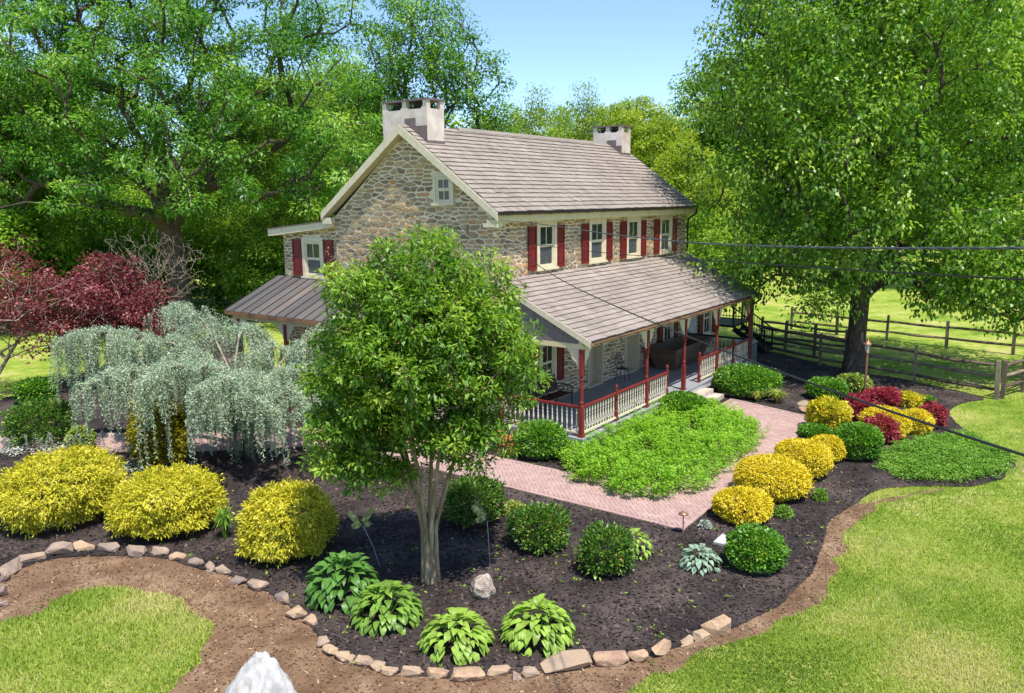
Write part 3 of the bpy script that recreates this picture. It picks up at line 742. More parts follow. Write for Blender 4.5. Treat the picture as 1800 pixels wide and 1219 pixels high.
def gutter(name, a, b, m_, r=.065):
    g_ = MB(); n = 7; vs = []; a, b = Vector(a), Vector(b)
    for e_ in (a, b):
        for q in range(n): t = PI + PI * q / (n - 1); vs.append((e_.x, e_.y + r * math.cos(t), e_.z + r * math.sin(t)))
        for q in range(n): t = 2 * PI - PI * q / (n - 1); vs.append((e_.x, e_.y + (r - .012) * math.cos(t), e_.z + (r - .012) * math.sin(t)))
    k = 2 * n; fs = [(i, (i + 1) % k, k + (i + 1) % k, k + i) for i in range(k)] + [tuple(reversed(range(k))), tuple(range(k, 2 * k))]
    g_.add(vs, fs); o_ = g_.build(name, m_, house)
    for t in np.arange(.4, (b - a).length, 1.1):
        h_ = MB(); x = a.x + t; h_.box((x - .012, a.y - r - .006, a.z - r - .008), (x + .012, a.y + r, a.z - r + .006)); h_.build('gutter_strap', G['gutter'], o_)
    return o_
gutter('gutter', (-OV, -EV - .06, ZE - .02), (L + OV, -EV - .06, ZE - .02), G['gutter'])
m = MB(); m.tube([(L + .16, -EV - .06, ZE - .1), (L + .16, -EV - .05, ZE - .25), (L + .12, -.10, ZE - .5), (L + .1, -.07, ZE - .7), (L + .1, -.07, ZP + .05)], .042, 8); m.build('downspout', G['gutter'], house, True)

# --- chimneys: stucco box, pierced top, thin cap, stepped lead flashing ---
def chimney(x0, x1, y0, y1, zt, seed):
    zb = 8.2; zo = zt - .28; m = MB()
    m.box((x0, y0, zb), (x1, y1, zo))
    pw = .16; ny = 3
    ys = [y0, y0 + (y1 - y0 - pw) / 2, y1 - pw]
    for y in ys:
        for x in (x0, x1 - pw): m.box((x, y, zo), (x + pw, y + pw, zt - .045))
    # sloping shoulders beside each opening
    for i in range(2):
        ya, yb = ys[i] + pw, ys[i + 1]
        for x in (x0, x1 - pw):
            for (p, s) in ((ya, 1), (yb, -1)):
                m.prism([(x, p, zo), (x, p + s * .09, zo), (x, p, zo + .09)], (pw, 0, 0))
    c = m.build('chimney', G['stucco'], house)
    k = MB(); k.box((x0 - .035, y0 - .035, zt - .045), (x1 + .035, y1 + .035, zt + .015)); k.build('cap', G['lead'], c)
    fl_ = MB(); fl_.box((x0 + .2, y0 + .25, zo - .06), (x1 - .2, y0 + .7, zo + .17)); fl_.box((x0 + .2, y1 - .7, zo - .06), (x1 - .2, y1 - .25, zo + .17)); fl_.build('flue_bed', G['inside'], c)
    f_ = MB(); g_ = .012
    slope = (ZR - ZE) / (W / 2 + EV); zr_ = lambda y: ZR - slope * abs(y - W / 2)
    st = [W / 2 - (W / 2 - y0) * q / 4 for q in range(5)]
    for xf in (x0 - g_, x1):
        f_.box((xf, W / 2 - .42, ZR - .5), (xf + g_, W / 2 + .02, ZR + .16))
        f_.box((xf, y0, zr_(y0) - .3), (xf + g_, W / 2 - .42, ZR - .08))
        f_.box((xf, W / 2 + .1, zr_(y1) - .3), (xf + g_, y1, zr_(y1) + .2))
    f_.box((x0 - g_, y0 - g_, zr_(y0) - .25), (x1 + g_, y0, zr_(y0) + .12))
    f_.build('flashing', G['lead'], c)
chimney(0.02, 0.80, 2.42, 4.25, 10.12, 1)
chimney(L - .82, L - .04, 2.62, 4.0, 10.18, 2)

# --- front porch ---
m = MB(); m.box((-.02, -D - .16, ZD - .06), (L + .15, -.001, ZD)); m.build('porch_floor', G['deck'], house)
m = MB(); m.box((0.0, -D - .14, ZD - .24), (L + .13, -D - .10, ZD - .061)); m.box((0.0, -D - .09, ZD - .24), (.04, -.02, ZD - .061)); m.box((.02, -D - .02, 0), (L + .1, -D + .1, ZD - .245)); m.box((.03, -D + .1, 0), (.12, -.02, ZD - .245)); m.build('porch_fascia', G['deckedge'], house)
proof = shingle_roof('porch_roof', 0.06, L + .14, -D - .35, ZPE, -.01, ZP, 16, 0.25, 150, 0.042, 32)
sl_ = (ZP - ZPE) / (D + .35)
zroof = lambda y: ZPE + sl_ * (y + D + .35)
for xa, xb in ((.03, .058), (L + .142, L + .17)):
    m = MB(); m.hexa([(xa, -D - .35, ZPE - .17), (xb, -D - .35, ZPE - .17), (xb, -.03, ZP - .17), (xa, -.03, ZP - .17), (xa, -D - .35, ZPE + .01), (xb, -D - .35, ZPE + .01), (xb, -.03, ZP + .01), (xa, -.03, ZP + .01)])
    m.build('porch_rake_board', G['cream'], house)
m = MB(); m.box((.10, -D - .07, ZPE - .24), (L + .1, -D + .07, ZPE - .02)); m.box((.10, -D + .07, ZPE - .24), (.20, -.06, ZPE - .10)); m.box((L, -D + .07, ZPE - .24), (L + .1, -.06, ZPE - .10)); m.build('porch_beam', G['creamdark'], house)
m = MB(); m.box((.21, -D + .071, ZPE - .14), (L - .001, -.06, ZPE - .105)); m.build('porch_ceiling', G['ceil'], house)
# vertical-board gable ends of the porch
for x in (.105, L + .06):
    n = 9; ys = np.linspace(-D - .1, -.05, n + 1)
    for i in range(n):
        a, b = ys[i] + .004, ys[i + 1] - .004
        p = MB(); p.prism([(x, a, ZPE - .10), (x, b, ZPE - .10), (x, b, zroof(b) - .12), (x, a, max(ZPE - .09, zroof(a) - .12))], (.03, 0, 0)); p.build('gable_board', G['siding'], house)
gutter('porch_gutter', (.02, -D - .42, ZPE - .03), (L + .18, -D - .42, ZPE - .03), G['rustgutter'], .055)
m = MB(); m.tube([(L + .1, -D - .42, ZPE - .08), (L + .1, -D - .40, ZPE - .22), (L + .28, -D - .08, ZPE - .45), (L + .28, -D - .02, ZPE - .6), (L + .28, -D - .02, .1)], .038, 8); m.build('downspout', G['gutter'], house, True)
m = MB(); m.box((L + .12, -D - .10, 0.02), (L + .24, -D + .02, ZPE - .3)); m.build('timber_post', G['darkwood'], house)

def post(x, y, brackets=((1, 0), (-1, 0))):
    m = MB(); h = .062; z0 = ZD; zt = ZPE - .245
    m.box((x - h, y - h, z0), (x + h, y + h, 1.40)); m.box((x - .08, y - .08, z0 + .002), (x + .08, y + .08, z0 + .07)); m.box((x - h, y - h, 2.30), (x + h, y + h, zt))
    m.lathe([(.058, 1.40), (.066, 1.43), (.05, 1.47), (.062, 1.52), (.062, 1.55), (.044, 1.60), (.05, 1.7), (.056, 1.95), (.046, 2.14), (.062, 2.17), (.062, 2.21), (.046, 2.25), (.06, 2.30)], (x, y, 0), 12)
    p = m.build('porch_post', G['redrail'], house)
    for dx, dy in brackets:
        # an S-curved cream bracket sawn from board
        prof = [(0, 0), (.40, 0), (.40, -.07), (.33, -.10), (.29, -.17), (.26, -.26), (.20, -.33), (.13, -.37), (.09, -.44), (.075, -.54), (0, -.60)]
        o_ = Vector((x + dx * h, y + dy * h, zt)); sdv = Vector((-dy, dx, 0)) * .045
        b = MB(); pts = [o_ + Vector((dx * a, dy * a, b_)) - sdv * .5 for a, b_ in prof]
        b.prism(pts, sdv); b.build('bracket', G['cream'], p)
    return p
PX = [0.15, 4.15, 7.02, 9.95, 13.42]
for i, x in enumerate(PX):
    br = [(1, 0), (-1, 0)]
    if i == 0: br = [(1, 0), (0, 1)]
    if i == 4: br = [(-1, 0), (0, 1)]
    post(x, -D, br)
bal = MB(); bal.lathe([(.02, 0), (.02, .12), (.012, .14), (.026, .19), (.03, .24), (.016, .40), (.024, .43), (.014, .46), (.024, .53), (.02, .57), (.02, .68)], (0, 0, 0), 8)
bal_me = bal.mesh('baluster'); bal_me.materials.append(G['cream'])
def railing(pts, newels, dark=False):
    (xa, ya), (xb, yb) = pts
    t = MB(); t.beam((xa, ya, ZD + .86), (xb, yb, ZD + .86), .075, .055); t.beam((xa, ya, ZD + .825), (xb, yb, ZD + .825), .05, .03)
    r_ = t.build('railing', G['redrail'] if not dark else G['black'], house)
    b_ = MB(); b_.beam((xa, ya, ZD + .11), (xb, yb, ZD + .11), .06, .05); b_.build('bottom_rail', G['cream'], r_)
    ln = math.hypot(xb - xa, yb - ya); n = int(ln / .155); og = origin(r_)
    for i in range(n):
        t_ = (i + .5) / n; x, y = xa + (xb - xa) * t_, ya + (yb - ya) * t_
        if any(math.hypot(x - nx, y - ny) < .07 for nx, ny in newels): continue
        o_ = bpy.data.objects.new('baluster', bal_me); o_.parent = r_; o_.location = (x - og[0], y - og[1], ZD + .135 - og[2]); COL.objects.link(o_)
    for nx, ny in newels:
        k = MB(); k.box((nx - .045, ny - .045, ZD), (nx + .045, ny + .045, ZD + .3)); k.lathe([(.045, ZD + .3), (.03, ZD + .34), (.044, ZD + .42), (.032, ZD + .62), (.045, ZD + .68)], (nx, ny, 0), 10); k.box((nx - .045, ny - .045, ZD + .68), (nx + .045, ny + .045, ZD + .94))
        k.lathe([(.03, ZD + .94), (.048, ZD + .97), (.03, ZD + .99), (.05, ZD + 1.03), (.052, ZD + 1.06), (.03, ZD + 1.11), (.006, ZD + 1.13)], (nx, ny, 0), 10)
        k.build('newel', G['redrail'], r_)
railing(((.21, -D), (4.09, -D)), [(2.17, -D)])
railing(((4.21, -D), (5.67, -D)), [(5.67, -D)])
railing(((8.38, -D), (9.89, -D)), [(8.38, -D)])
railing(((10.01, -D), (13.36, -D)), [(11.71, -D)])
railing(((.15, -D + .07), (.15, -.05)), [(.15, -.08)])
railing(((13.42, -D + .07), (13.42, -.05)), [], True)
m = MB(); m.box((5.72, -D - .52, 0.02), (8.5, -D - .165, .36)); m.box((5.72, -D - .88, 0.02), (8.6, -D - .521, .19)); m.build('porch_steps', G['concrete'], house)

# --- back lean-to with its red-shuttered window and the tin-roofed side porch ---
m = MB(); m.prism([(.15, W + .01, 0), (.15, 9.54, 0), (.15, 9.54, 5.98), (.15, W + .01, 6.28)], (4.0, 0, 0)); wl = m.build('lean_to_wall', G['mortar'], house)
lw = gable(.15)
stones(lw, [(-9.54, .3), (-W - .02, .3), (-W - .02, 6.24), (-9.54, 5.95)], [(-8.5, -7.36, 4.5, 5.93), (-8.0, -7.0, 1.15, 2.62)], wl, 3, 0.32, 0.125, 0)
window(lw, -8.48, -7.38, 4.55, 5.91, muntin=(0, 1)); shutter(lw, -8.98, -8.5, 4.56, 5.85); shutter(lw, -7.36, -6.9, 4.56, 5.85)
m = MB(); m.hexa([(-.12, W + .02, 6.28), (4.3, W + .02, 6.28), (4.3, 10.05, 5.93), (-.12, 10.05, 5.93), (-.12, W + .02, 6.50), (4.3, W + .02, 6.50), (4.3, 10.05, 6.17), (-.12, 10.05, 6.17)]); m.build('lean_to_roof', G['cream'], house)
m = MB(); m.hexa([(-.16, W + .03, 6.505), (4.3, W + .03, 6.505), (4.3, 10.1, 6.175), (-.16, 10.1, 6.175), (-.16, W + .03, 6.53), (4.3, W + .03, 6.53), (4.3, 10.1, 6.2), (-.16, 10.1, 6.2)]); m.build('lean_to_roofing', G['lead'], house)
XE, ZE2, XT, ZT2 = -2.15, 3.50, 0.148, 4.50
Y0, Y1 = 3.6, 9.95
m = MB(); m.hexa([(XE, Y0, ZE2 - .08), (XT, Y0, ZT2 - .08), (XT, Y1, ZT2 - .08), (XE, Y1, ZE2 - .08), (XE, Y0, ZE2 - .01), (XT, Y0, ZT2 - .01), (XT, Y1, ZT2 - .01), (XE, Y1, ZE2 - .01)])
sr = m.build('side_porch_roof', G['gutter'], house)
npan = 14
for i in range(npan):
    a = Y0 + (Y1 - Y0) * i / npan; b = Y0 + (Y1 - Y0) * (i + 1) / npan
    p = MB(); p.cr = rh.random(); p.hexa([(XE - .03, a + .01, ZE2 - .022), (XT, a + .01, ZT2 - .009), (XT, b - .01, ZT2 - .009), (XE - .03, b - .01, ZE2 - .022), (XE - .03, a + .01, ZE2), (XT, a + .01, ZT2 + .006), (XT, b - .01, ZT2 + .006), (XE - .03, b - .01, ZE2)]); p.build('roof_panel', G['metalroof'], sr)
    s = MB(); s.hexa([(XE - .03, b - .009, ZE2 - .02), (XT, b - .009, ZT2 - .008), (XT, b + .009, ZT2 - .008), (XE - .03, b + .009, ZE2 - .02), (XE - .03, b - .009, ZE2 + .03), (XT, b - .009, ZT2 + .035), (XT, b + .009, ZT2 + .035), (XE - .03, b + .009, ZE2 + .03)]); s.build('seam', G['gutter'], sr)
m = MB(); m.box((XE - .05, Y0, ZE2 - .14), (XE + .02, Y1, ZE2 - .03)); m.build('side_porch_fascia', G['rustgutter'], house)
m = MB(); m.box((XE + .2, Y0 + .1, ZE2 - .30), (XE + .32, Y1 - .1, ZE2 - .1)); m.build('side_porch_beam', G['creamdark'], house)
m = MB(); m.box((XE + .1, Y0 + .05, .12), (.14, Y1 - .1, .22)); m.build('side_porch_floor', G['deck'], house)
for y in (9.6, 7.13, 4.4):
    m = MB(); x = XE + .26; m.box((x - .06, y - .06, .22), (x + .06, y + .06, ZE2 - .301)); p = m.build('side_porch_post', G['redrail'], house)
    for s_ in (1, -1):
        prof = [(0, 0), (.36, 0), (.36, -.06), (.29, -.10), (.25, -.22), (.18, -.30), (.10, -.36), (.075, -.48), (0, -.55)]
        b = MB(); b.prism([(x - .02, y + s_ * (.061 + a), ZE2 - .302 + z) for a, z in prof], (.04, 0, 0)); b.build('bracket', G['cream'], p)
# dim window and door on the wall under the side porch
window(lw, -8.0, -7.0, 1.2, 2.6); window(gb, -4.6, -3.6, 1.2, 2.6)

# --- single-storey wing beyond the far end of the porch ---
m = MB(); m.box((L + .002, .02, 0), (17.3, 4.5, 3.05)); ww = m.build('wing_wall', G['mortar'], house)
stones(front(.02), [(L + .02, .3), (17.3, .3), (17.3, 3.0), (L + .02, 3.0)], [(13.9, 14.7, .5, 2.7), (15.5, 16.5, 1.0, 2.6)], ww, 4, .38, .17, 0)
m = MB(); m.box((L + .01, -.2, 3.05), (17.5, 4.7, 3.2)); m.build('wing_roof', G['shingle'], house)
window(front(.02), 15.5, 16.5, 1.0, 2.6); shutter(front(.02), 15.05, 15.46, 1.0, 2.6); shutter(front(.02), 16.54, 16.95, 1.0, 2.6)
m = MB(); m.box((13.9, -.06, .5), (14.7, .02, 2.65)); m.build('wing_door', G['deckedge'], house)

# ---------------------------------------------------------------- plants
def unit(a): return a / (np.linalg.norm(a, axis=1, keepdims=True) + 1e-9)

def leaf_quads(P, Dr, N, ln, wd, fold=0.25):
    """one folded diamond per leaf: P base, Dr axis, N rough normal"""
    Dr = unit(Dr); S = unit(np.cross(Dr, N)); N2 = np.cross(S, Dr)
    ln = np.asarray(ln)[:, None]; wd = np.asarray(wd)[:, None]
    mid = P + Dr * ln * 0.45 + N2 * wd * fold
    V = np.stack([P, mid - S * wd * 0.5, P + Dr * ln - N2 * ln * 0.12, mid + S * wd * 0.5], 1).reshape(-1, 3)
    return V

def leaf_object(name, P, Dr, N, ln, wd, rnd, m, parent, fold=0.25):
    V = leaf_quads(P, Dr, N, ln, wd, fold)
    me = np_mesh(name, V, np.arange(len(V)).reshape(-1, 4), np.clip(rnd, 0, 1))
    return link(name, me, m, parent)

def rand_dirs(rg, n): return unit(rg.normal(0, 1, (n, 3)))

def frusta(A, B, ra, rb, n=6):
    """many tapered segments at once"""
    d = unit(B - A); ref = np.where(np.abs(d[:, :1]) < 0.8, np.array([[1., 0, 0]]), np.array([[0, 1., 0]]))
    u = unit(np.cross(d, ref)); v = np.cross(d, u); m_ = len(A); V = np.zeros((m_, 2 * n, 3))
    for k in range(n):
        t = 2 * PI * k / n; c = u * math.cos(t) + v * math.sin(t)
        V[:, k] = A + c * ra[:, None]; V[:, n + k] = B + c * rb[:, None]
    base = (np.arange(m_) * 2 * n)[:, None]
    F_ = np.concatenate([base + np.array([[k, (k + 1) % n, n + (k + 1) % n, n + k]]) for k in range(n)], 0)
    return V.reshape(-1, 3), F_

def grow(rg, trunk, clumps, r_trunk, fork_i, r_min=0.012, expo=0.46, bow=0.1, down=1.2, tipz=0.0):
    """trunk: list of points; every clump is reached by a branch from the nearest fitting node"""
    cap = len(trunk) + 3 * len(clumps); X = np.zeros((cap, 3)); par = np.full(cap, -1); pl = np.zeros(cap); n = len(trunk)
    X[:n] = trunk; par[1:n] = np.arange(n - 1); pl[1:n] = np.cumsum(np.linalg.norm(np.diff(X[:n], axis=0), axis=1))
    order = np.argsort(np.linalg.norm(clumps - X[fork_i], axis=1)); cnt = np.zeros(cap); ends = []
    for ci in order:
        c = clumps[ci]; d = np.linalg.norm(X[fork_i:n] - c, axis=1)
        cost = d + 0.22 * pl[fork_i:n] + down * np.maximum(0, X[fork_i:n, 2] - c[2] + 0.35 * d)
        j = fork_i + int(np.argmin(cost)); a = X[j]; dd = np.linalg.norm(c - a); prev = j
        for t in (0.36, 0.7, 1.0):
            q = a + (c - a) * t + np.array([0, 0, bow * dd * math.sin(PI * t)]) + rg.normal(0, 0.05 * dd, 3) * (t < 1)
            X[n] = q; par[n] = prev; pl[n] = pl[prev] + dd * 0.34; prev = n; n += 1
        cnt[prev] += 1; ends.append(prev)
    X, par, cnt = X[:n], par[:n], cnt[:n]
    for i in range(n - 1, 0, -1): cnt[par[i]] += cnt[i]
    rad = np.maximum(r_min, r_trunk * (np.maximum(cnt, 0.6) / max(cnt[0], 1)) ** expo)
    return X, par, rad

def wood_object(name, X, par, rad, m, parent, trunk_n, flare=1.35):
    i = np.arange(1, len(X)); i = i[i >= trunk_n]; p = par[i]
    big = rad[i] > 0.05
    parts = []
    for sel, sides in ((big, 7), (~big, 4)):
        if sel.any():
            ii, pp = i[sel], p[sel]
            parts.append(frusta(X[pp], X[ii], np.minimum(rad[pp], rad[ii] * 1.3), rad[ii], sides))
    Vs, Fs = [], []; off = 0
    mb = MB(); rr = list(rad[:trunk_n]); rr[0] *= flare
    mb.tube([tuple(q) for q in X[:trunk_n]], rr, 12)
    me_f = [f for f in mb.f]; tv = np.array(mb.v)
    quads = np.array([f for f in me_f if len(f) == 4]); Vs.append(tv); Fs.append(quads); off = len(tv)
    for V, F_ in parts: Vs.append(V); Fs.append(F_ + off); off += len(V)
    me = np_mesh(name, np.vstack(Vs), np.vstack(Fs))
    return link(name, me, m, parent, True)

def sample_clumps(rg, lobes, n, mind, shell=0.5):
    out = np.zeros((0, 3)); w_ = np.array([l[3] * l[4] * l[5] * (l[6] if len(l) > 6 else 1) for l in lobes]); w_ = w_ / w_.sum(); tries = 0
    lob = np.array([l[:6] for l in lobes])
    while len(out) < n and tries < n * 40:
        tries += 1
        k = rg.choice(len(lobes), p=w_); d = rg.normal(0, 1, 3); d /= np.linalg.norm(d); r = rg.uniform(0, 1) ** shell
        c = lob[k, :3] + d * r * lob[k, 3:6]
        if len(out) and np.min(np.linalg.norm(out - c, axis=1)) < mind: continue
        out = np.vstack([out, c])
    return out

def clump_leaves(rg, C_, per, cr, flat_, ln, asp, droop=0.15, center=None, hue=0.18, jit=0.5, out=0.8):
    """leaves in loose sprays about every clump centre"""
    n = len(C_) * per; c = np.repeat(C_, per, 0); k = np.repeat(rg.uniform(0.7, 1.25, len(C_)), per)[:, None]
    d = rand_dirs(rg, n); r = rg.uniform(0, 1, (n, 1)) ** 0.45
    off = d * r * cr * k * np.array([1, 1, flat_]); P = c + off
    o_ = unit(off + 1e-6)
    Dr = unit(o_ * out + rand_dirs(rg, n) * 0.7 + np.array([0, 0, -droop]))
    N = unit(np.array([0, 0, 1.0]) + o_ * 0.5 + rand_dirs(rg, n) * jit)
    l = ln * rg.uniform(0.65, 1.3, n)
    rnd = 0.5 + np.repeat(rg.normal(0, hue, len(C_)), per) + rg.normal(0, 0.17, n)
    return P, Dr, N, l, l * asp * rg.uniform(0.8, 1.2, n), rnd

def tree(name, label, loc, rz, trunk, r_trunk, fork_i, lobes, nclump, mind, per, cr, flat_, ln, asp, lm, bm, seed, cat='tree', group=None, droop=0.15, shell=0.5, expo=0.46, bow=0.1, hue=0.18, jit=0.5, down=1.2):
    rg = np.random.default_rng(seed); C_ = sample_clumps(rg, lobes, nclump, mind, shell)
    t = tag(empty(name, loc, rz), label, cat, group)
    X, par, rad = grow(rg, np.array(trunk, float), C_, r_trunk, fork_i, expo=expo, bow=bow, down=down)
    wood_object('trunk', X, par, rad, bm, t, len(trunk))
    leaf_object('crown', *clump_leaves(rg, C_, per, cr, flat_, ln, asp, droop, hue=hue, jit=jit), lm, t)
    return t

def greens(a, b, c, d, k=1.12): return [(p, tuple(x * k for x in srgb(*q))) for p, q in ((0.0, a), (0.4, b), (0.75, c), (1.0, d))]
LM = {}
LM['oak'] = leafmat('oak_leaf', greens((46, 88, 34), (80, 128, 48), (118, 162, 66), (176, 200, 104)), 0.44, 0.42, 0.45)
LM['big'] = leafmat('shade_tree_leaf', greens((56, 90, 28), (94, 136, 42), (134, 168, 60), (186, 202, 100)), 0.42, 0.4, 0.45)
LM['dark'] = leafmat('woodland_leaf', greens((66, 98, 38), (102, 140, 54), (136, 170, 70), (176, 196, 94)), 0.5, 0.5)
LM['under'] = leafmat('understory_leaf', greens((74, 106, 34), (110, 148, 50), (146, 178, 66), (182, 200, 90)), 0.5, 0.5)
LM['light'] = leafmat('pale_woodland_leaf', greens((74, 104, 34), (108, 138, 48), (142, 166, 62), (180, 192, 86)), 0.4, 0.5)
LM['yellow'] = leafmat('yellowing_leaf', greens((92, 120, 34), (126, 152, 46), (160, 176, 60), (196, 196, 84)), 0.4, 0.5)
LM['myrtle'] = leafmat('myrtle_leaf', greens((52, 86, 24), (94, 134, 40), (134, 166, 54), (168, 186, 78)), 0.36, 0.42, 0.4)
LM['maple'] = leafmat('red_maple_leaf', [(0.0, srgb(76, 32, 40)), (0.5, srgb(124, 58, 66)), (0.85, srgb(168, 98, 102)), (1.0, srgb(194, 138, 128))], 0.35, 0.5, tcol=(1.3, 0.7, 0.6))
LM['cedar'] = leafmat('blue_cedar_needle', [(0.0, srgb(124, 146, 112)), (0.4, srgb(160, 182, 148)), (0.75, srgb(190, 206, 174)), (1.0, srgb(214, 220, 190))], 0.25, 0.6, tcol=(1, 1.1, 0.9))
LM['gold'] = leafmat('golden_cypress', [(0.0, srgb(96, 116, 24)), (0.22, srgb(160, 164, 32)), (0.5, srgb(204, 196, 44)), (0.8, srgb(226, 216, 74)), (1.0, srgb(236, 230, 130))], 0.3, 0.55, tcol=(1.2, 1.15, 0.4))
LM['ball'] = leafmat('gold_mop_foliage', [(0.0, srgb(142, 138, 22)), (0.22, srgb(198, 182, 28)), (0.5, srgb(226, 206, 38)), (0.8, srgb(240, 222, 72)), (1.0, srgb(246, 234, 124))], 0.28, 0.55, tcol=(1.2, 1.1, 0.35))
LM['euon'] = leafmat('yellow_green_leaf', [(0.0, srgb(128, 144, 26)), (0.4, srgb(198, 186, 36)), (0.8, srgb(232, 216, 64)), (1.0, srgb(240, 232, 130))], 0.3, 0.5)
LM['red'] = leafmat('barberry_leaf', [(0.0, srgb(100, 28, 42)), (0.45, srgb(160, 54, 70)), (0.8, srgb(196, 92, 100)), (1.0, srgb(206, 134, 116))], 0.3, 0.5, tcol=(1.3, 0.7, 0.6))
LM['box'] = leafmat('boxwood_leaf', greens((42, 84, 20), (78, 128, 30), (112, 158, 40), (160, 192, 66)), 0.25, 0.4, 0.45)
LM['vari'] = leafmat('variegated_leaf', [(0.0, srgb(66, 104, 34)), (0.45, srgb(126, 156, 58)), (0.75, srgb(190, 196, 96)), (1.0, srgb(226, 218, 140))], 0.25, 0.5)
LM['azal'] = leafmat('azalea_leaf', [(0.0, srgb(36, 72, 22)), (0.4, srgb(70, 112, 34)), (0.75, srgb(116, 152, 54)), (0.93, srgb(176, 176, 84)), (1.0, srgb(188, 140, 92))], 0.25, 0.42, 0.45)
LM['goldup'] = leafmat('olive_gold_leaf', [(0.0, srgb(74, 88, 18)), (0.5, srgb(140, 138, 26)), (0.85, srgb(202, 180, 34)), (1.0, srgb(224, 200, 70))], 0.3, 0.5)
LM['lime'] = leafmat('lime_perennial_leaf', greens((88, 130, 28), (122, 168, 42), (152, 194, 60), (188, 212, 98)), 0.38, 0.5)
LM['juniper'] = leafmat('juniper_needle', greens((62, 100, 30), (94, 138, 42), (126, 166, 58), (160, 190, 86)), 0.25, 0.55)
LM['hosta'] = leafmat('hosta_leaf', greens((84, 132, 36), (120, 164, 50), (150, 186, 68), (178, 200, 92)), 0.3, 0.4, 0.4)
LM['silver'] = leafmat('woolly_silver_leaf', [(0.0, srgb(136, 148, 132)), (0.6, srgb(178, 188, 176)), (1.0, srgb(206, 204, 206))], 0.15, 0.8)

def local_trunk(h, lean=(0, 0), n=5, wig=0.06, seed=0):
    r = random.Random(seed)
    return [(lean[0] * t ** 1.5 + r.uniform(-wig, wig) * (0 < i), lean[1] * t ** 1.5 + r.uniform(-wig, wig) * (0 < i), h * t - (0.15 if i == 0 else 0)) for i, t in enumerate(np.linspace(0, 1, n))]

RZ = -YAW   # local x = to the right of the photograph, local y = away from it
# the large oak behind the left side of the garden
tree('oak_tree', 'huge spreading oak with thick dark trunk behind the red maples', (7.5, 28.2, 0), RZ, local_trunk(9.5, (-0.6, 0), 6, 0.15, 3), 0.62, 3,
     [(-1, 0, 15.5, 8.5, 7, 6.5), (-7.5, 0, 12.5, 5.5, 6, 5.5), (6.8, -1, 11.5, 5.2, 5.5, 5), (0, -4, 10, 7, 3.5, 4), (-5, 1, 19, 6, 5, 4), (5.5, 2, 17.5, 5.5, 5, 4.5), (-9, -2, 8, 4, 4, 2.5), (9.5, -1, 8.5, 3.5, 4, 2.6)],
     450, 1.05, 210, 1.1, 0.5, 0.235, 0.42, LM['oak'], G['bark'], 101, droop=0.25, shell=0.4, down=0.9)
# the large tree by the fence
tree('shade_tree', 'large drooping shade tree with stout ridged trunk beside the split-rail fence', (15.83, -6.49, 0), RZ, local_trunk(7.5, (0.25, 0), 6, 0.08, 5), 0.36, 2,
     [(0, 0, 13, 6.6, 6, 7), (-3.6, 0, 9.5, 3.8, 5, 5.2), (4.4, 0, 10.5, 5, 5, 6), (6.6, -0.5, 6.0, 3.0, 3.2, 3.6), (-4.6, -0.5, 5.6, 2.2, 3, 2.8), (2.4, -3.4, 6.4, 3.6, 2.2, 3.2), (-1.5, -3, 8, 3.6, 2.6, 4), (0, 2.5, 17, 5.5, 5, 4), (7.2, -2.4, 3.3, 1.7, 1.8, 2.0, 6), (-5.2, 0, 12.5, 2.4, 3, 3.5), (2.6, -2.8, 4.6, 2.8, 1.8, 1.7, 3), (-2.4, -2.6, 4.9, 2.4, 1.8, 1.7, 3), (5.2, -1.4, 4.2, 2.4, 2.2, 2.0, 5), (3.2, -1.6, 3.7, 2.2, 1.6, 1.2, 4), (-2.0, -1.6, 3.8, 1.8, 1.6, 1.1, 3), (0.3, 2.2, 5.0, 3, 2.2, 1.8, 1.5), (-4.4, -.4, 4.4, 1.5, 1.8, 1.3, 3)],
     920, 0.64, 120, 0.88, 0.9, 0.175, 0.62, LM['big'], G['bark'], 102, droop=0.7, shell=0.42, down=0.35, hue=0.13)

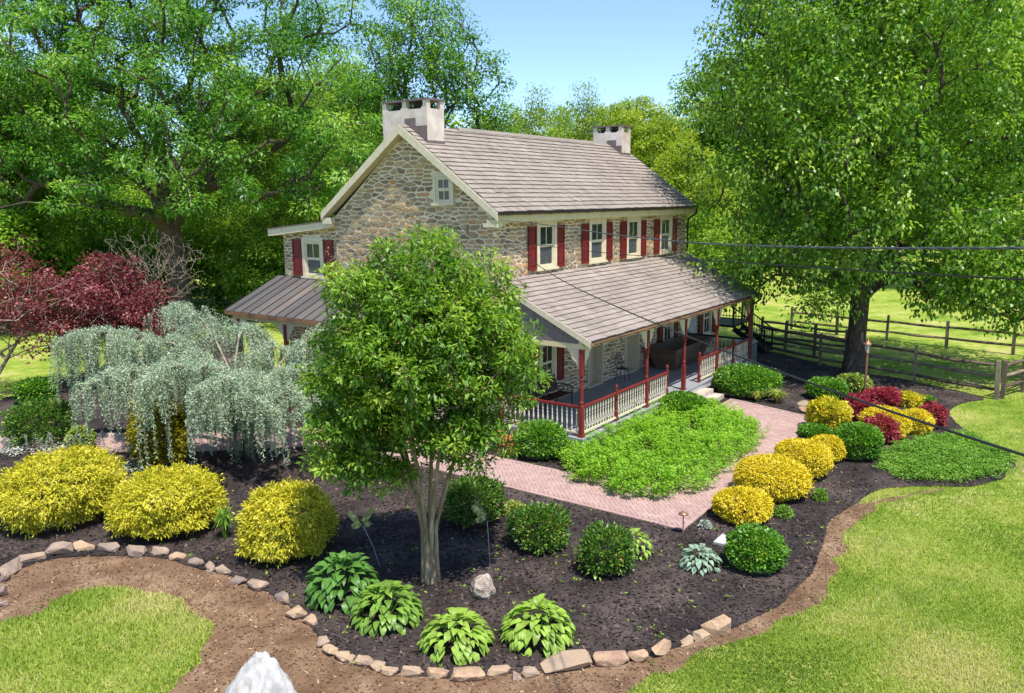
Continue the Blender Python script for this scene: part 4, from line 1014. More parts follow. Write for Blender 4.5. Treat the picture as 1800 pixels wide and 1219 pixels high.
# background trees: three moulds, each copied at its own place and size
def mould(name, lobes, h, r, n, mind, per, cr, fl_, ln, asp, lm, seed, fork=2, expo=0.46, down=1.0, bm='bark'):
    return tree(name, 'mould', (0, 0, 0), 0, local_trunk(h, (0.2, 0.1), 5, 0.1, seed), r, fork, lobes, n, mind, per, cr, fl_, ln, asp, lm, G[bm], seed, down=down, expo=expo)
moulds = {
 'A': mould('woodland_tree', [(0, 0, 14, 5, 5, 6), (-2.8, 1, 10, 4, 4, 4.5), (3, -1, 11, 4, 4, 4.5), (0, 2, 7, 4, 4, 3), (1, 0, 18, 3.5, 3.5, 3)], 9, 0.38, 340, 0.9, 135, 1.1, 0.6, 0.28, 0.5, LM['dark'], 201),
 'B': mould('woodland_tree', [(0, 0, 12, 3.6, 3.6, 7), (-2, 0, 9, 3, 3, 4), (2.2, 1, 14, 2.6, 2.6, 4), (0, 0, 17.5, 2, 2, 2.6)], 12, 0.22, 230, 0.85, 62, 1.0, 0.8, 0.27, 0.4, LM['light'], 202, 1, 0.5, 0.5),
 'C': mould('woodland_tree', [(0, 0, 12.5, 4.4, 4.4, 6), (-2, 1, 8, 3.4, 3.4, 4), (2.4, 0, 8.5, 3.4, 3.4, 4), (0, 0, 17, 2.6, 2.6, 2.6)], 10, 0.26, 270, 0.85, 95, 1.0, 0.7, 0.30, 0.5, LM['yellow'], 203, 1),
 'D': mould('understory_tree', [(0, 0, 4.6, 3.2, 3.2, 3), (-1.6, 0.5, 3.2, 2.4, 2.4, 2.4), (1.8, -0.5, 3.4, 2.4, 2.4, 2.4), (0, 0, 1.8, 2.8, 2.8, 1.6)], 4, 0.14, 170, 0.6, 90, 0.75, 0.7, 0.24, 0.5, LM['under'], 204, 1),
 'E': mould('tall_ash_tree', [(0, 0, 18, 4.6, 4.4, 4.6), (-3, 0.5, 14.5, 3.2, 3.4, 3.6), (3.8, -0.5, 14.5, 3.4, 3.4, 3.8), (1, 1, 10.5, 3.4, 3.2, 2.6), (5.2, 0, 11, 2.2, 2.4, 2.2), (-2.4, 0, 9.5, 2.4, 2.4, 2)], 8, 0.36, 300, 0.8, 90, 0.95, 0.6, 0.27, 0.45, LM['oak'], 205, 2)}
used = {k: False for k in moulds}; HT = {'A': 21.0, 'B': 20.0, 'C': 19.5, 'D': 7.6, 'E': 22.6}
def place(k, x, y, h, label, wide=1.0, rot=None, group=None):
    o = moulds[k] if not used[k] else copy_tree(moulds[k])
    used[k] = True; s = h / HT[k]; o.location = (x, y, 0); o.scale = (s * wide, s * wide, s); o.rotation_euler = (0, 0, rot if rot is not None else (x * 1.7 + y * 0.9) % 6.28)
    tag(o, label, 'tree', group or 'background trees')
for a in [
 ('A', 1.3, 40.2, 18, 'dense green tree at the far left edge behind the oak', 1.2), ('A', 9.5, 49.4, 17, 'tall woodland tree behind the oak, left of its trunk', 1.1), ('A', 14.7, 52.4, 18.5, 'deepest of the tall woodland trees left of the oak trunk', 1.1),
 ('A', 19.5, 39.0, 17, 'tall woodland tree just right of the oak trunk', 1.0), ('A', 25.0, 38.5, 17, 'dense tree between the oak and the low side wing', 0.9), ('A', 29.6, 38.7, 19, 'tall dense tree behind the gable peak, left of the ash', 1.0), ('A', 40.9, 46.9, 19, 'far dense tree directly behind the near chimney', 1.0),
 ('E', 27.7, 27.6, 22.5, 'tall open ash with bare limbs rising behind the near chimney', 1.0, RZ),
 ('B', 41.8, 32.1, 15.2, 'slender pale tree right of the near chimney, against the ash', 1.0), ('B', 51.1, 36.3, 16.8, 'thin upright pale tree farther back, right of the ash', 1.0), ('B', 42.8, 27.4, 16.8, 'wispy pale tree with spiky top left of the sky gap middle', 1.0),
 ('B', 57.7, 34.0, 17.0, 'farthest wispy pale tree above the ridge', 1.1), ('B', 48.8, 25.9, 17.6, 'wispy pale tree with twiggy top above the ridge middle', 1.0), ('C', 53.7, 25.8, 16.8, 'yellow-green tree behind the far chimney, left of it', 1.1),
 ('C', 60.7, 26.5, 18.2, 'tallest yellow-green tree just above the far chimney', 1.15), ('C', 54.9, 20.8, 15.4, 'yellow-green tree right of the far chimney', 1.1), ('C', 39.4, 11.5, 11.6, 'small yellowing tree beyond the far roof corner', 1.1), ('C', 44.2, 11.7, 8.8, 'low yellowing tree beside the far upper wall', 1.2),
 ('B', 13.2, 26.5, 13.0, 'slender woodland tree just right of the oak trunk', .85), ('B', 17.3, 27.4, 14.0, 'slender woodland tree midway between oak trunk and side wing', .85), ('B', 21.0, 28.0, 13.0, 'slender woodland tree next to the side wing roof', .85), ('B', 3.2, 37.5, 13.5, 'slender woodland tree rising behind the leftmost maple', .9),
 ('A', 73.6, 20.6, 24, 'far dense tree between house and shade tree', 1.3), ('A', 82.1, 17.4, 27, 'far tall tree behind the left half of the shade tree', 1.3), ('A', 77.8, 9.7, 28, 'far tall tree straight behind the shade tree', 1.3),
 ('A', 68.5, 2.1, 26, 'far tall tree behind the right half of the shade tree', 1.3), ('A', 65.0, -3.3, 24, 'far dense tree right of the shade tree', 1.3), ('A', 54.2, -8.9, 23, 'dense tree at the right edge beyond the paddock', 1.2), ('A', 66.2, -14.0, 24, 'rightmost far tree beyond the paddock', 1.3)]: place(*a)
for i, (x, y, h, label) in enumerate([
 (5.8, 44.3, 9.0, 'low understory tree at far left behind the maples'), (9.4, 46.1, 8.3, 'low understory tree left of the bare twigs'), (8.3, 37.4, 7.4, 'low understory tree just left of the oak trunk'), (14.1, 43.0, 8.7, 'understory tree deep in the shade left of oak trunk'),
 (14.7, 35.4, 8.2, 'understory tree right of the oak trunk'), (13.4, 27.0, 6.2, 'understory tree behind the weeping cedar'), (17.5, 30.5, 8.0, 'understory tree left of the side wing roof'), (23.1, 34.1, 10.7, 'understory tree behind the side wing roof'),
 (30.7, 37.1, 13.0, 'taller understory tree behind the gable slope'), (35.4, 37.6, 11.8, 'understory tree behind the main roof ridge'), (37.0, 8.1, 6.4, 'low tree filling the gap beyond the porch roof'), (85.8, 20.7, 8.4, 'far hedge tree at field end near the porch'),
 (95.3, 16.2, 9.1, 'far hedge tree at field end left of trunk'), (91.1, 5.0, 10.2, 'far hedge tree at field end right of trunk'), (90.3, -2.4, 9.9, 'far hedge tree at field end, rightmost'), (2.0, 36.0, 8.0, 'leafy understory tree at left frame edge'), (46, 33, 12, 'bushy tree low behind the ridge middle'), (55, 30, 12.5, 'bushy tree low behind the far half of the ridge'), (62, 22, 13, 'bushy tree low behind the far chimney')]):
    place('D', x, y, h, label, 1.15, i * 1.3, 'understory trees behind the garden')

# distant wooded hill
G['woodfloor'] = mat('wooded_slope', [(0.2, srgb(58, 78, 30)), (0.8, srgb(100, 122, 50))], 0.08, 0.95, 0.6, 0.5)
def hill():
    rg = np.random.default_rng(77); nx, ny = 40, 14; V = []; n2 = np.array([math.sin(YAW), math.cos(YAW)]); r2 = np.array([math.cos(YAW), -math.sin(YAW)])
    hz = lambda u, v: 30 * math.exp(-((u - 60) / 260) ** 2) * math.exp(-((v - 420) / 130) ** 2) + 10 * math.exp(-((v - 420) / 150) ** 2)
    for j in range(ny):
        for i in range(nx):
            u = -420 + 840 * i / (nx - 1); v = 180 + 420 * j / (ny - 1); p = CAM[:2] + n2 * v + r2 * u; V.append((p[0], p[1], hz(u, v) - 0.9 + 0.012 * 0))
    F_ = [[j * nx + i, j * nx + i + 1, (j + 1) * nx + i + 1, (j + 1) * nx + i] for j in range(ny - 1) for i in range(nx - 1)]
    tag(link('hill', np_mesh('hill', V, F_), G['woodfloor'], None, True), kind='structure')
    n = 1100; u = rg.uniform(-300, 300, n); v = rg.uniform(200, 430, n)
    C_ = np.array([[*(CAM[:2] + n2 * b + r2 * a), hz(a, b) + rg.uniform(2, 11)] for a, b in zip(u, v)])
    P, Dr, N, l, w_, rn = clump_leaves(rg, C_, 26, 4.2, 0.8, 2.0, 0.6)
    tag(leaf_object('hill_woods', P, Dr, N, l, w_, rn, LM['light'], None), 'distant woods covering the hillside beyond the house', 'woods', kind='stuff')
hill()

# crape myrtle in the middle of the bed: several smooth trunks, full rounded crown
G['seed'] = flat('dry_seed_head', srgb(136, 104, 84), 0.9, 0.25)
def myrtle():
    rg = np.random.default_rng(41); t = tag(empty('crape_myrtle', (-8.03, -4.5, 0), RZ), 'multi-trunked crape myrtle with smooth tan bark in the mulch bed centre', 'tree')
    lobes = [(0, 0, 4.5, 1.7, 1.65, 1.6), (-.75, -.1, 5.4, .95, 1, .95), (.8, 0, 5.3, .92, 1, .9), (.05, 0, 5.85, .85, .9, .85), (1.2, 0, 4.2, .9, 1.2, 1.0), (-1.1, 0, 4.0, 1.0, 1.2, 1.0), (-1.45, -.2, 2.95, .85, .9, .6, 1.4), (.85, -.3, 3.05, .85, .9, .55), (-.95, -.1, 2.45, .9, .8, .4, 1.3), (.45, .2, 2.55, .7, .8, .35, .8)]
    C_ = sample_clumps(rg, lobes, 440, 0.27, 0.4)
    stems = [(-.125, 0, -.62, 0.2), (-.045, -.09, -.28, -.5), (.01, .08, .10, .55), (.055, -.09, .42, -.35), (.13, .02, .95, .2), (-.08, .08, -1.0, .35)]
    grp = [[] for _ in stems]
    tips = np.array([[s[0] + s[2] * 1.2, s[1] + s[3] * 1.2] for s in stems])
    for c in C_: grp[int(np.argmin(np.linalg.norm(tips - c[:2] * 0.75, axis=1) + rg.uniform(0, .35, len(stems))))].append(c)
    for k, s in enumerate(stems):
        tr = [(s[0], s[1], -.1), (s[0] * .93, s[1] * .93, .5), (s[0] * .9, s[1] * .9, 1.08), (s[0] + s[2] * .14, s[1] + s[3] * .16, 1.65), (s[0] + s[2] * .42, s[1] + s[3] * .45, 2.5), (s[0] + s[2] * .85, s[1] + s[3] * .85, 3.5)]
        cl = np.array(grp[k]) if grp[k] else np.array([[s[2], s[3], 4.0]])
        X, par, rad = grow(rg, np.array(tr), cl, .052, 3, .006, .42, .06, .8)
        rad[:3] = np.array([.056, .05, .047]); rad[3:6] = np.minimum(rad[3:6], (.04, .033, .025))
        wood_object('trunk', X, par, rad, G['paleBark'], t, len(tr), 1.25)
    P, Dr, N, l, w_, rn = clump_leaves(rg, C_, 130, .28, .7, .11, .4, .1, hue=.15, jit=.5)
    leaf_object('crown', P, Dr, N, l, w_, rn, LM['myrtle'], t)
    # dry tan seed heads scattered on the outside
    sel = C_[rg.choice(len(C_), 75, replace=False)]; sel = sel + unit(sel - np.array([0, 0, 4])) * .32
    P, Dr, N, l, w_, rn = clump_leaves(rg, sel, 30, .14, 1.2, .04, .6)
    leaf_object('seed_heads', P, Dr, N, l, w_, rn, G['seed'], t)
myrtle()

# weeping blue cedar: arching limbs hung with curtains
LIMBS = [
 ([(-5.32, 4.61, -.1), (-5.24, 4.8, 1.05), (-5.12, 5.47, 2.29), (-5.5, 7.02, 2.98), (-6.29, 8.62, 3.32), (-7.01, 9.79, 3.45), (-7.62, 10.29, 3.19)], .19, 2.6, 1.0, 3),
 ([(-5.3, 4.7, 1.6), (-6.04, 4.36, 2.74), (-7.0, 4.66, 3.03), (-7.65, 4.89, 2.97), (-8.12, 5.19, 2.58)], .06, 2.35, 1.0, 0),
 ([(-5.28, 4.72, 1.5), (-5.39, 3.81, 2.41), (-5.25, 2.6, 2.2), (-5.07, 1.84, 1.73)], .05, 1.35, 1.0, 0),
 ([(-5.12, 5.47, 2.2), (-4.53, 7.05, 3.04), (-4.22, 8.32, 3.68), (-4.29, 9.1, 3.94), (-4.56, 9.81, 3.7)], .045, 1.4, 1.0, 1),
 ([(-5.12, 5.47, 2.2), (-4.37, 6.14, 3.27), (-3.79, 6.37, 3.48), (-3.25, 6.31, 2.92)], .045, 1.5, 1.05, 1),
 ([(-5.25, 4.75, 1.6), (-4.24, 4.27, 2.77), (-3.38, 3.76, 3.51), (-2.85, 3.38, 3.77)], .045, 1.8, .95, 1),
 ([(-5.28, 4.72, 1.7), (-6.07, 5.08, 2.82), (-6.45, 6.29, 3.39), (-7.08, 7.49, 3.37)], .05, 2.1, .95, 0),
 ([(-5.28, 4.7, 1.7), (-5.97, 3.25, 2.71), (-6.89, 3.15, 2.78), (-7.63, 3.49, 2.56)], .05, 1.8, .95, 0),
 ([(-5.3, 4.6, 1.7), (-6.1, 3.7, 2.5), (-6.6, 2.7, 2.5), (-6.7, 1.9, 2.1)], .045, 1.5, 1.1, 0),
 ([(-5.3, 4.9, 2.0), (-6.6, 6.0, 2.7), (-7.7, 6.9, 2.7), (-8.4, 7.4, 2.3)], .045, 1.7, 1.05, 0),
 ([(-5.2, 4.6, 1.9), (-4.75, 3.9, 2.55), (-4.5, 2.9, 2.6), (-4.35, 2.0, 2.2)], .045, 1.6, .95, 0),
 ([(-5.2, 4.9, 2.2), (-4.7, 5.2, 2.9), (-4.0, 5.0, 3.0), (-3.4, 4.7, 2.6)], .045, 1.6, .95, 0)]
def cedar():
    rg = np.random.default_rng(43); base = np.array([-5.32, 4.61, 0.0])
    t = tag(empty('weeping_cedar', tuple(base)), 'sprawling weeping blue cedar with silvery curtains left of the crape myrtle', 'tree')
    LP, LD, LN, LL, LR = [], [], [], [], []
    segA, segB, sr_ = [], [], []
    for pts, r0, hang, spread, st in LIMBS:
        p = np.array(pts); d = np.r_[0, np.cumsum(np.linalg.norm(np.diff(p, axis=0), axis=1))]
        fine = np.linspace(0, d[-1], 26); q = np.stack([np.interp(fine, d, p[:, k]) for k in range(3)], 1)
        for _ in range(2): q[1:-1] = (q[:-2] + q[1:-1] * 2 + q[2:]) / 4
        mb = MB(); mb.tube([tuple(x) for x in q], list(np.linspace(r0 if r0 > .15 else r0 * .75, r0 * .2, len(q))), 8); mb.build('trunk' if r0 > .15 else 'limb', G['bark'] if r0 > .15 else G['greyBark'], t, True)
        d0 = d[st]; nb = int((d[-1] - d0) * 14)
        for bi in range(nb):
            # a side branchlet arching out from the limb, with a curtain of strands along it
            s = d0 + (d[-1] - d0) * (bi + rg.uniform(0, 1)) / nb; a = np.array([np.interp(s, fine, q[:, k]) for k in range(3)])
            tang = np.array([np.interp(min(s + .1, d[-1]), fine, q[:, k]) for k in range(3)]) - a; tang /= np.linalg.norm(tang) + 1e-9
            side = np.cross(tang, [0, 0, 1]); side /= np.linalg.norm(side) + 1e-9
            out = side * rg.choice((-1, 1)) * rg.uniform(.15, 1) + tang * rg.uniform(-.5, .6); out *= spread * rg.uniform(.4, 1.15); lift = rg.uniform(.02, .22); hue_ = rg.normal(.5, .12); blen = hang * rg.uniform(.35, 1.12)
            for _ in range(rg.integers(4, 9)):
                u = rg.uniform(.15, 1.0); st_ = a + out * u + rg.normal(0, .05, 3) + np.array([0, 0, lift * math.sin(min(u * 1.6, 1) * PI * .6)]) - np.array([0, 0, .25 * u * u])
                ln = min(max(.2, blen * rg.uniform(.45, 1.1) * (.45 + .55 * u)), st_[2] - .12)
                if ln < .15: continue
                n = max(6, int(ln / .047)); tt = np.linspace(0, 1, n); drift = out / (np.linalg.norm(out) + 1e-9) * rg.uniform(.0, .16)
                line = st_ + drift[None] * (tt ** .6)[:, None] + np.c_[np.zeros(n), np.zeros(n), -ln * tt] + rg.normal(0, .012, (n, 3)).cumsum(0) * .4
                if n > 6: segA.append(line[:-5:5]); segB.append(line[5::5][:len(line[:-5:5])])
                m_ = n * 4; c = np.repeat(line, 4, 0) + rg.normal(0, .02, (m_, 3)) * (1.25 - .5 * np.repeat(tt, 4))[:, None]
                LP.append(c); LD.append(unit(rand_dirs(rg, m_) + np.array([0, 0, -.25]))); LN.append(rand_dirs(rg, m_) + np.array([0, 0, .6])); LL.append(rg.uniform(.04, .08, m_)); LR.append(np.full(m_, hue_ + rg.normal(0, .07)) + rg.normal(0, .2, m_))
            # needles on top of the branchlet itself
            m_ = 60; uu = rg.uniform(0, 1, m_); c = a + out[None] * uu[:, None] + np.c_[np.zeros((m_, 2)), lift * np.sin(np.minimum(uu * 1.6, 1) * PI * .6) - .25 * uu * uu] + rg.normal(0, .04, (m_, 3))
            LP.append(c); LD.append(rand_dirs(rg, m_)); LN.append(rand_dirs(rg, m_) + np.array([0, 0, .8])); LL.append(rg.uniform(.04, .08, m_)); LR.append(rg.normal(.65, .2, m_))
    LP = np.vstack(LP) - base; n = len(LP); ll = np.concatenate(LL)
    leaf_object('needle_curtains', LP, np.vstack(LD), np.vstack(LN), ll, ll * .36, np.concatenate(LR), LM['cedar'], t)
    A = np.vstack(segA) - base; B = np.vstack(segB) - base
    V, F_ = frusta(A, B, np.full(len(A), .006), np.full(len(A), .006), 3)
    link('hanging_twigs', np_mesh('hanging_twigs', V, F_), G['greyBark'], t)
cedar()

# red maples with bare pale twigs, and a leafless shrub behind them
def maple(loc, s, seed, label, nleaf, dead=0.5):
    rg = np.random.default_rng(seed); t = tag(empty('japanese_maple', loc, RZ), label, 'tree', 'red maples at the left')
    lobes = [(0, 0, 3.1 * s, 2.3 * s, 1.9 * s, 1.4 * s), (-1.6 * s, 0, 2.4 * s, 1.5 * s, 1.4 * s, 1.1 * s), (1.7 * s, 0, 2.5 * s, 1.5 * s, 1.4 * s, 1.3 * s), (0.6 * s, 0, 4.0 * s, 1.2 * s, 1.1 * s, .8 * s)]
    C_ = sample_clumps(rg, lobes, 300, .26 * s, .5)
    for k in range(3):
        a = k * 2.1 + .4; tr = [(.1 * math.cos(a), .1 * math.sin(a), -.1), (.2 * math.cos(a), .2 * math.sin(a), .5), (.6 * math.cos(a) * s, .5 * math.sin(a) * s, 1.1 * s), (1.1 * math.cos(a) * s, .8 * math.sin(a) * s, 1.8 * s)]
        X, par, rad = grow(rg, np.array(tr), C_[k::3], .07, 1, .009, .42, .05, .5); wood_object('trunk', X, par, rad, G['greyBark'], t, len(tr))
    live = C_[(C_[:, 0] * .5 + rg.normal(0, .9, len(C_)) * s) > (dead - .5) * 2 * s]
    leaf_object('crown', *clump_leaves(rg, live, nleaf, .42 * s, .6, .105, .75, .3, hue=.15), LM['maple'], t)
maple((-3.0, 17.4, 0), 1.1, 51, 'purple-red maple with full crown behind the weeping cedar', 80, .42)
maple((-6.4, 19.0, 0), 1.3, 52, 'half-bare pinkish maple with pale dead twigs at left edge', 46, .5)
def bare(loc, s, seed, label):
    rg = np.random.default_rng(seed); t = tag(empty('bare_shrub', loc, RZ), label, 'shrub')
    C_ = sample_clumps(rg, [(0, 0, 3.3 * s, 2.0 * s, 1.6 * s, 1.3 * s), (-1.2 * s, 0, 2.6 * s, 1.2 * s, 1.2 * s, 1 * s)], 800, .11 * s, .6)
    tr = [(0, 0, -.1), (.05, 0, .6), (.1, .05, 1.3 * s), (.1, 0, 2.0 * s)]
    X, par, rad = grow(rg, np.array(tr), C_, .06, 1, .006, .46, .1, .6); wood_object('branches', X, par, rad, G['greyBark'], t, len(tr))
bare((0.6, 19.4, 0), 1.35, 53, 'leafless pale twiggy shrub between the red maple and oak trunk')

# ---------------------------------------------------------------- shrubs
KIND = {  # leaf length, aspect, leaves per square metre of skin, droop, outward, skin depth, material, clump radius, clump proudness
 'gold': (.078, .34, 3300, .22, .7, .22, 'gold', .13, .10), 'ball': (.055, .45, 3800, .1, .8, .13, 'ball', .085, .05), 'euon': (.085, .55, 1600, -.3, .8, .22, 'euon', .13, .10), 'red': (.065, .55, 2000, -.25, .8, .24, 'red', .13, .14),
 'box': (.06, .6, 2500, -.2, .8, .16, 'box', .10, .055), 'vari': (.08, .55, 1500, -.1, .8, .22, 'vari', .13, .1), 'azal': (.08, .44, 1300, -.45, .8, .30, 'azal', .13, .15), 'goldup': (.09, .5, 1400, -.3, .8, .30, 'goldup', .16, .15)}
def shrub(name, kind, x, y, r, h, label, cat, group, seed, hs=0.86, rough=0.10):
    ln, asp, dens, droop, outw, skin, lm, ccr, cpr = KIND[kind]; rg = np.random.default_rng(seed); h = h * hs
    t = tag(empty(name, (x, y, 0.03), RZ), label, cat, group)
    area = 2 * PI * r * r * .75 + 2 * PI * r * h * .55; n = int(min(30000, area * dens)); far = math.hypot(x - CAM[0], y - CAM[1])
    if far > 24: k = 24 / far; n = int(n * k * k); ln = ln / k
    # leaves sit in little tufts over the dome, each tuft standing proud by its own amount
    nc = int(area / (ccr * ccr * 1.9)); kk = np.arange(int(nc * 1.15)) + .5; zz_ = 1 - 1.72 * kk / len(kk); aa_ = kk * 2.399963; cdir = unit(np.c_[np.sqrt(1 - zz_ ** 2) * np.cos(aa_), np.sqrt(1 - zz_ ** 2) * np.sin(aa_), zz_] + rg.normal(0, .35 * ccr / r, (len(kk), 3))); nc = len(cdir)
    ci = rg.integers(0, nc, n); cang = ccr / r
    off_ = rg.normal(0, cang * .62, (n, 3)); d = unit(cdir[ci] + off_); q2 = (off_ ** 2).sum(1) / (cang * cang)
    tuftf = (rg.normal(0, cpr * .55, nc))[ci] + cpr * (.6 - .9 * np.minimum(q2, 1.6)); chue = rg.normal(0, .11, nc)[ci]
    # lumpy silhouette
    f = np.ones(n)
    for _ in range(9):
        c = rand_dirs(rg, 1)[0]; f += rough * .75 * np.exp(6 * (d @ c - 1)) * rg.uniform(.2, 1)
    for _ in range(26):
        c = rand_dirs(rg, 1)[0]; f += rough * .8 * np.exp(34 * (d @ c - 1)) * rg.uniform(-.8, 1)
    f /= 1 + rough * .25
    f += tuftf * .9
    dep = 1 - skin * rg.uniform(0, 1, n) ** 1.6 + (rg.uniform(0, 1, n) < .05) * rg.uniform(.02, .13, n)
    zz = np.sign(d[:, 2]) * np.abs(d[:, 2]) ** .85; rr = np.sqrt(np.maximum(0, 1 - np.abs(d[:, 2]) ** (2.0 if kind in ('gold', 'ball') else 2.3)))
    hxy = unit(np.c_[d[:, :2], np.zeros(n)])
    P = np.c_[hxy[:, :2] * (rr * r * f * dep)[:, None], h * (.5 + .5 * zz * f * dep)]
    P[:, :2] *= r * (.90 if kind == 'gold' else .95) / np.percentile(np.hypot(P[:, 0], P[:, 1]), 97); P[:, 2] *= h / np.percentile(P[:, 2], 98.5)
    P[:, 2] = np.maximum(P[:, 2], .02)
    o_ = unit(np.c_[d[:, :2], d[:, 2] * .8])
    Dr = unit(o_ * outw + rand_dirs(rg, n) * .6 + np.array([0, 0, -droop])); N = unit(o_ + np.array([0, 0, .8]) + rand_dirs(rg, n) * .6)
    l = ln * rg.uniform(.6, 1.35, n)
    clump = np.sin(d[:, 0] * 7 + seed) * np.sin(d[:, 1] * 8 + 1.3 * seed) * np.sin(d[:, 2] * 6 + .7 * seed)
    leaf_object('foliage', P, Dr, N, l, l * asp, .5 + clump * .08 + chue + rg.normal(0, .17, n), LM[lm], t)
    mb = MB()
    for k in range(7):
        a = k * .9 + seed; q = .62
        mb.tube([(.05 * math.cos(a), .05 * math.sin(a), -.05), (r * .3 * math.cos(a), r * .3 * math.sin(a), h * .3), (r * q * math.cos(a), r * q * math.sin(a), h * .68)], [.03, .02, .008], 5)
    link('stem', mb.mesh('stem'), G['bark'], t)
    return t
SL = [
 ('golden_cypress_shrub', 'largest golden threadleaf mound, cut by the left edge', 'golden mounds in the near bed'), ('golden_cypress_shrub', 'smaller golden clump behind the two leftmost golden mounds', 'golden mounds in the near bed'),
 ('golden_cypress_shrub', 'golden threadleaf mound, second from the left edge, behind the edging stones', 'golden mounds in the near bed'), ('golden_cypress_shrub', 'golden threadleaf mound left of the crape myrtle trunk', 'golden mounds in the near bed'),
 ('gold_mop_shrub', 'clipped golden ball shrub closest to the path corner', 'golden balls along the path'), ('gold_mop_shrub', 'widest clipped golden ball shrub, second along the path', 'golden balls along the path'),
 ('gold_mop_shrub', 'clipped golden ball shrub, third from the path corner', 'golden balls along the path'), ('gold_mop_shrub', 'small golden ball tucked behind the third golden ball', 'golden balls along the path'),
 ('euonymus_shrub', 'leafy yellow-green shrub at the path bend beside red barberry', None), ('gold_mop_shrub', 'golden ball shrub between the red barberries', 'golden balls by the juniper'),
 ('gold_mop_shrub', 'golden ball shrub beside the rightmost red barberry', 'golden balls by the juniper'), ('euonymus_shrub', 'loose yellow shrub behind the golden balls near the fence', None),
 ('barberry_shrub', 'red barberry directly below the lamp post', 'red barberries'), ('barberry_shrub', 'widest red barberry, rearmost, right of the lamp post', 'red barberries'), ('barberry_shrub', 'red barberry in front of the golden balls, next to the boxwood', 'red barberries'), ('barberry_shrub', 'rightmost red barberry at the lawn edge', 'red barberries'),
 ('boxwood_shrub', 'round green boxwood beside the juniper mat', 'round boxwoods'), ('boxwood_shrub', 'round green boxwood alone at the near lawn edge', 'round boxwoods'), ('boxwood_shrub', 'low flat green shrub at the path bend behind golden balls', None),
 ('boxwood_shrub', 'green shrub left of the lamp post under the shade tree', None), ('variegated_shrub', 'pale variegated shrub around the lamp post foot', None), ('cherry_laurel_shrub', 'broad glossy green shrub at the porch end past the steps', None), ('boxwood_shrub', 'tiny green shrub right of the rear yellow shrub', None),
 ('azalea_shrub', 'rounded azalea midway between crape myrtle and path corner', 'azaleas in the mulch bed'), ('azalea_shrub', 'open twiggy azalea in front of the lime hosta', 'azaleas in the mulch bed'), ('azalea_shrub', 'dark azalea behind the crape myrtle trunks', 'azaleas in the mulch bed'),
 ('boxwood_shrub', 'dense green shrub at the near porch corner beside clay pots', None), ('boxwood_shrub', 'dark green shrub against the porch beside the steps', None),
 ('azalea_shrub', 'dark leafy shrub at left edge behind the silver spikes', None), ('boxwood_shrub', 'bright green shrub at the left lawn edge below the maples', None), ('heath_shrub', 'small tawny green shrub beside the birdbath', None), ('gold_privet_shrub', 'upright olive gold shrub half hidden by the cedar curtains', None), ('golden_cypress_shrub', 'golden shrub glimpsed through the lower crape myrtle branches', None)]
for i, ((k, x, y, r, h), (nm, lb, gp)) in enumerate(zip(SHRUBS, SL)):
    shrub(nm, k, x, y, r, h, lb, 'shrub', gp, 300 + i, rough={'box': .08, 'ball': .10, 'gold': .2}.get(k, .18))

# --- perennial mass in the angle of the path, juniper mat
def mass(name, label, poly, hgt, n, ln, asp, lm, seed, cat, up=.6, low=.25, rim=.5):
    rg = np.random.default_rng(seed); poly = chaikin(poly, 2); lo, hi = poly.min(0), poly.max(0)
    P = rg.uniform(lo, hi, (n * 2, 2)); P = P[inside(P, poly)][:n]; n = len(P)
    edge = np.min(np.linalg.norm(P[:, None, :] - resample(poly, .25)[None], axis=2), axis=1)
    bumps = np.zeros(n)
    for _ in range(90):
        c = rg.uniform(lo, hi); bumps += rg.uniform(-.5, 1) * np.exp(-((P - c) ** 2).sum(1) / (2 * rg.uniform(.12, .4) ** 2))
    top = hgt * (low + (1 - low) * np.clip(edge / rim, 0, 1) ** .6) * (1 + .28 * np.clip(bumps, -1, 1.2))
    z = top * (1 - np.where(edge < .3, .9, .45) * rg.uniform(0, 1, n) ** 1.5)
    a = rg.uniform(0, 2 * PI, n); Dr = np.c_[np.cos(a), np.sin(a), rg.normal(up, .4, n)]; N = np.c_[rg.normal(0, .5, (n, 2)), np.ones(n)]
    l = ln * rg.uniform(.6, 1.3, n)
    return tag(leaf_object(name, np.c_[P, z + .03], Dr, N, l, l * asp, .5 + .12 * np.clip(bumps, -1, 1) + rg.normal(0, .19, n), LM[lm], None), label, cat, kind='stuff')
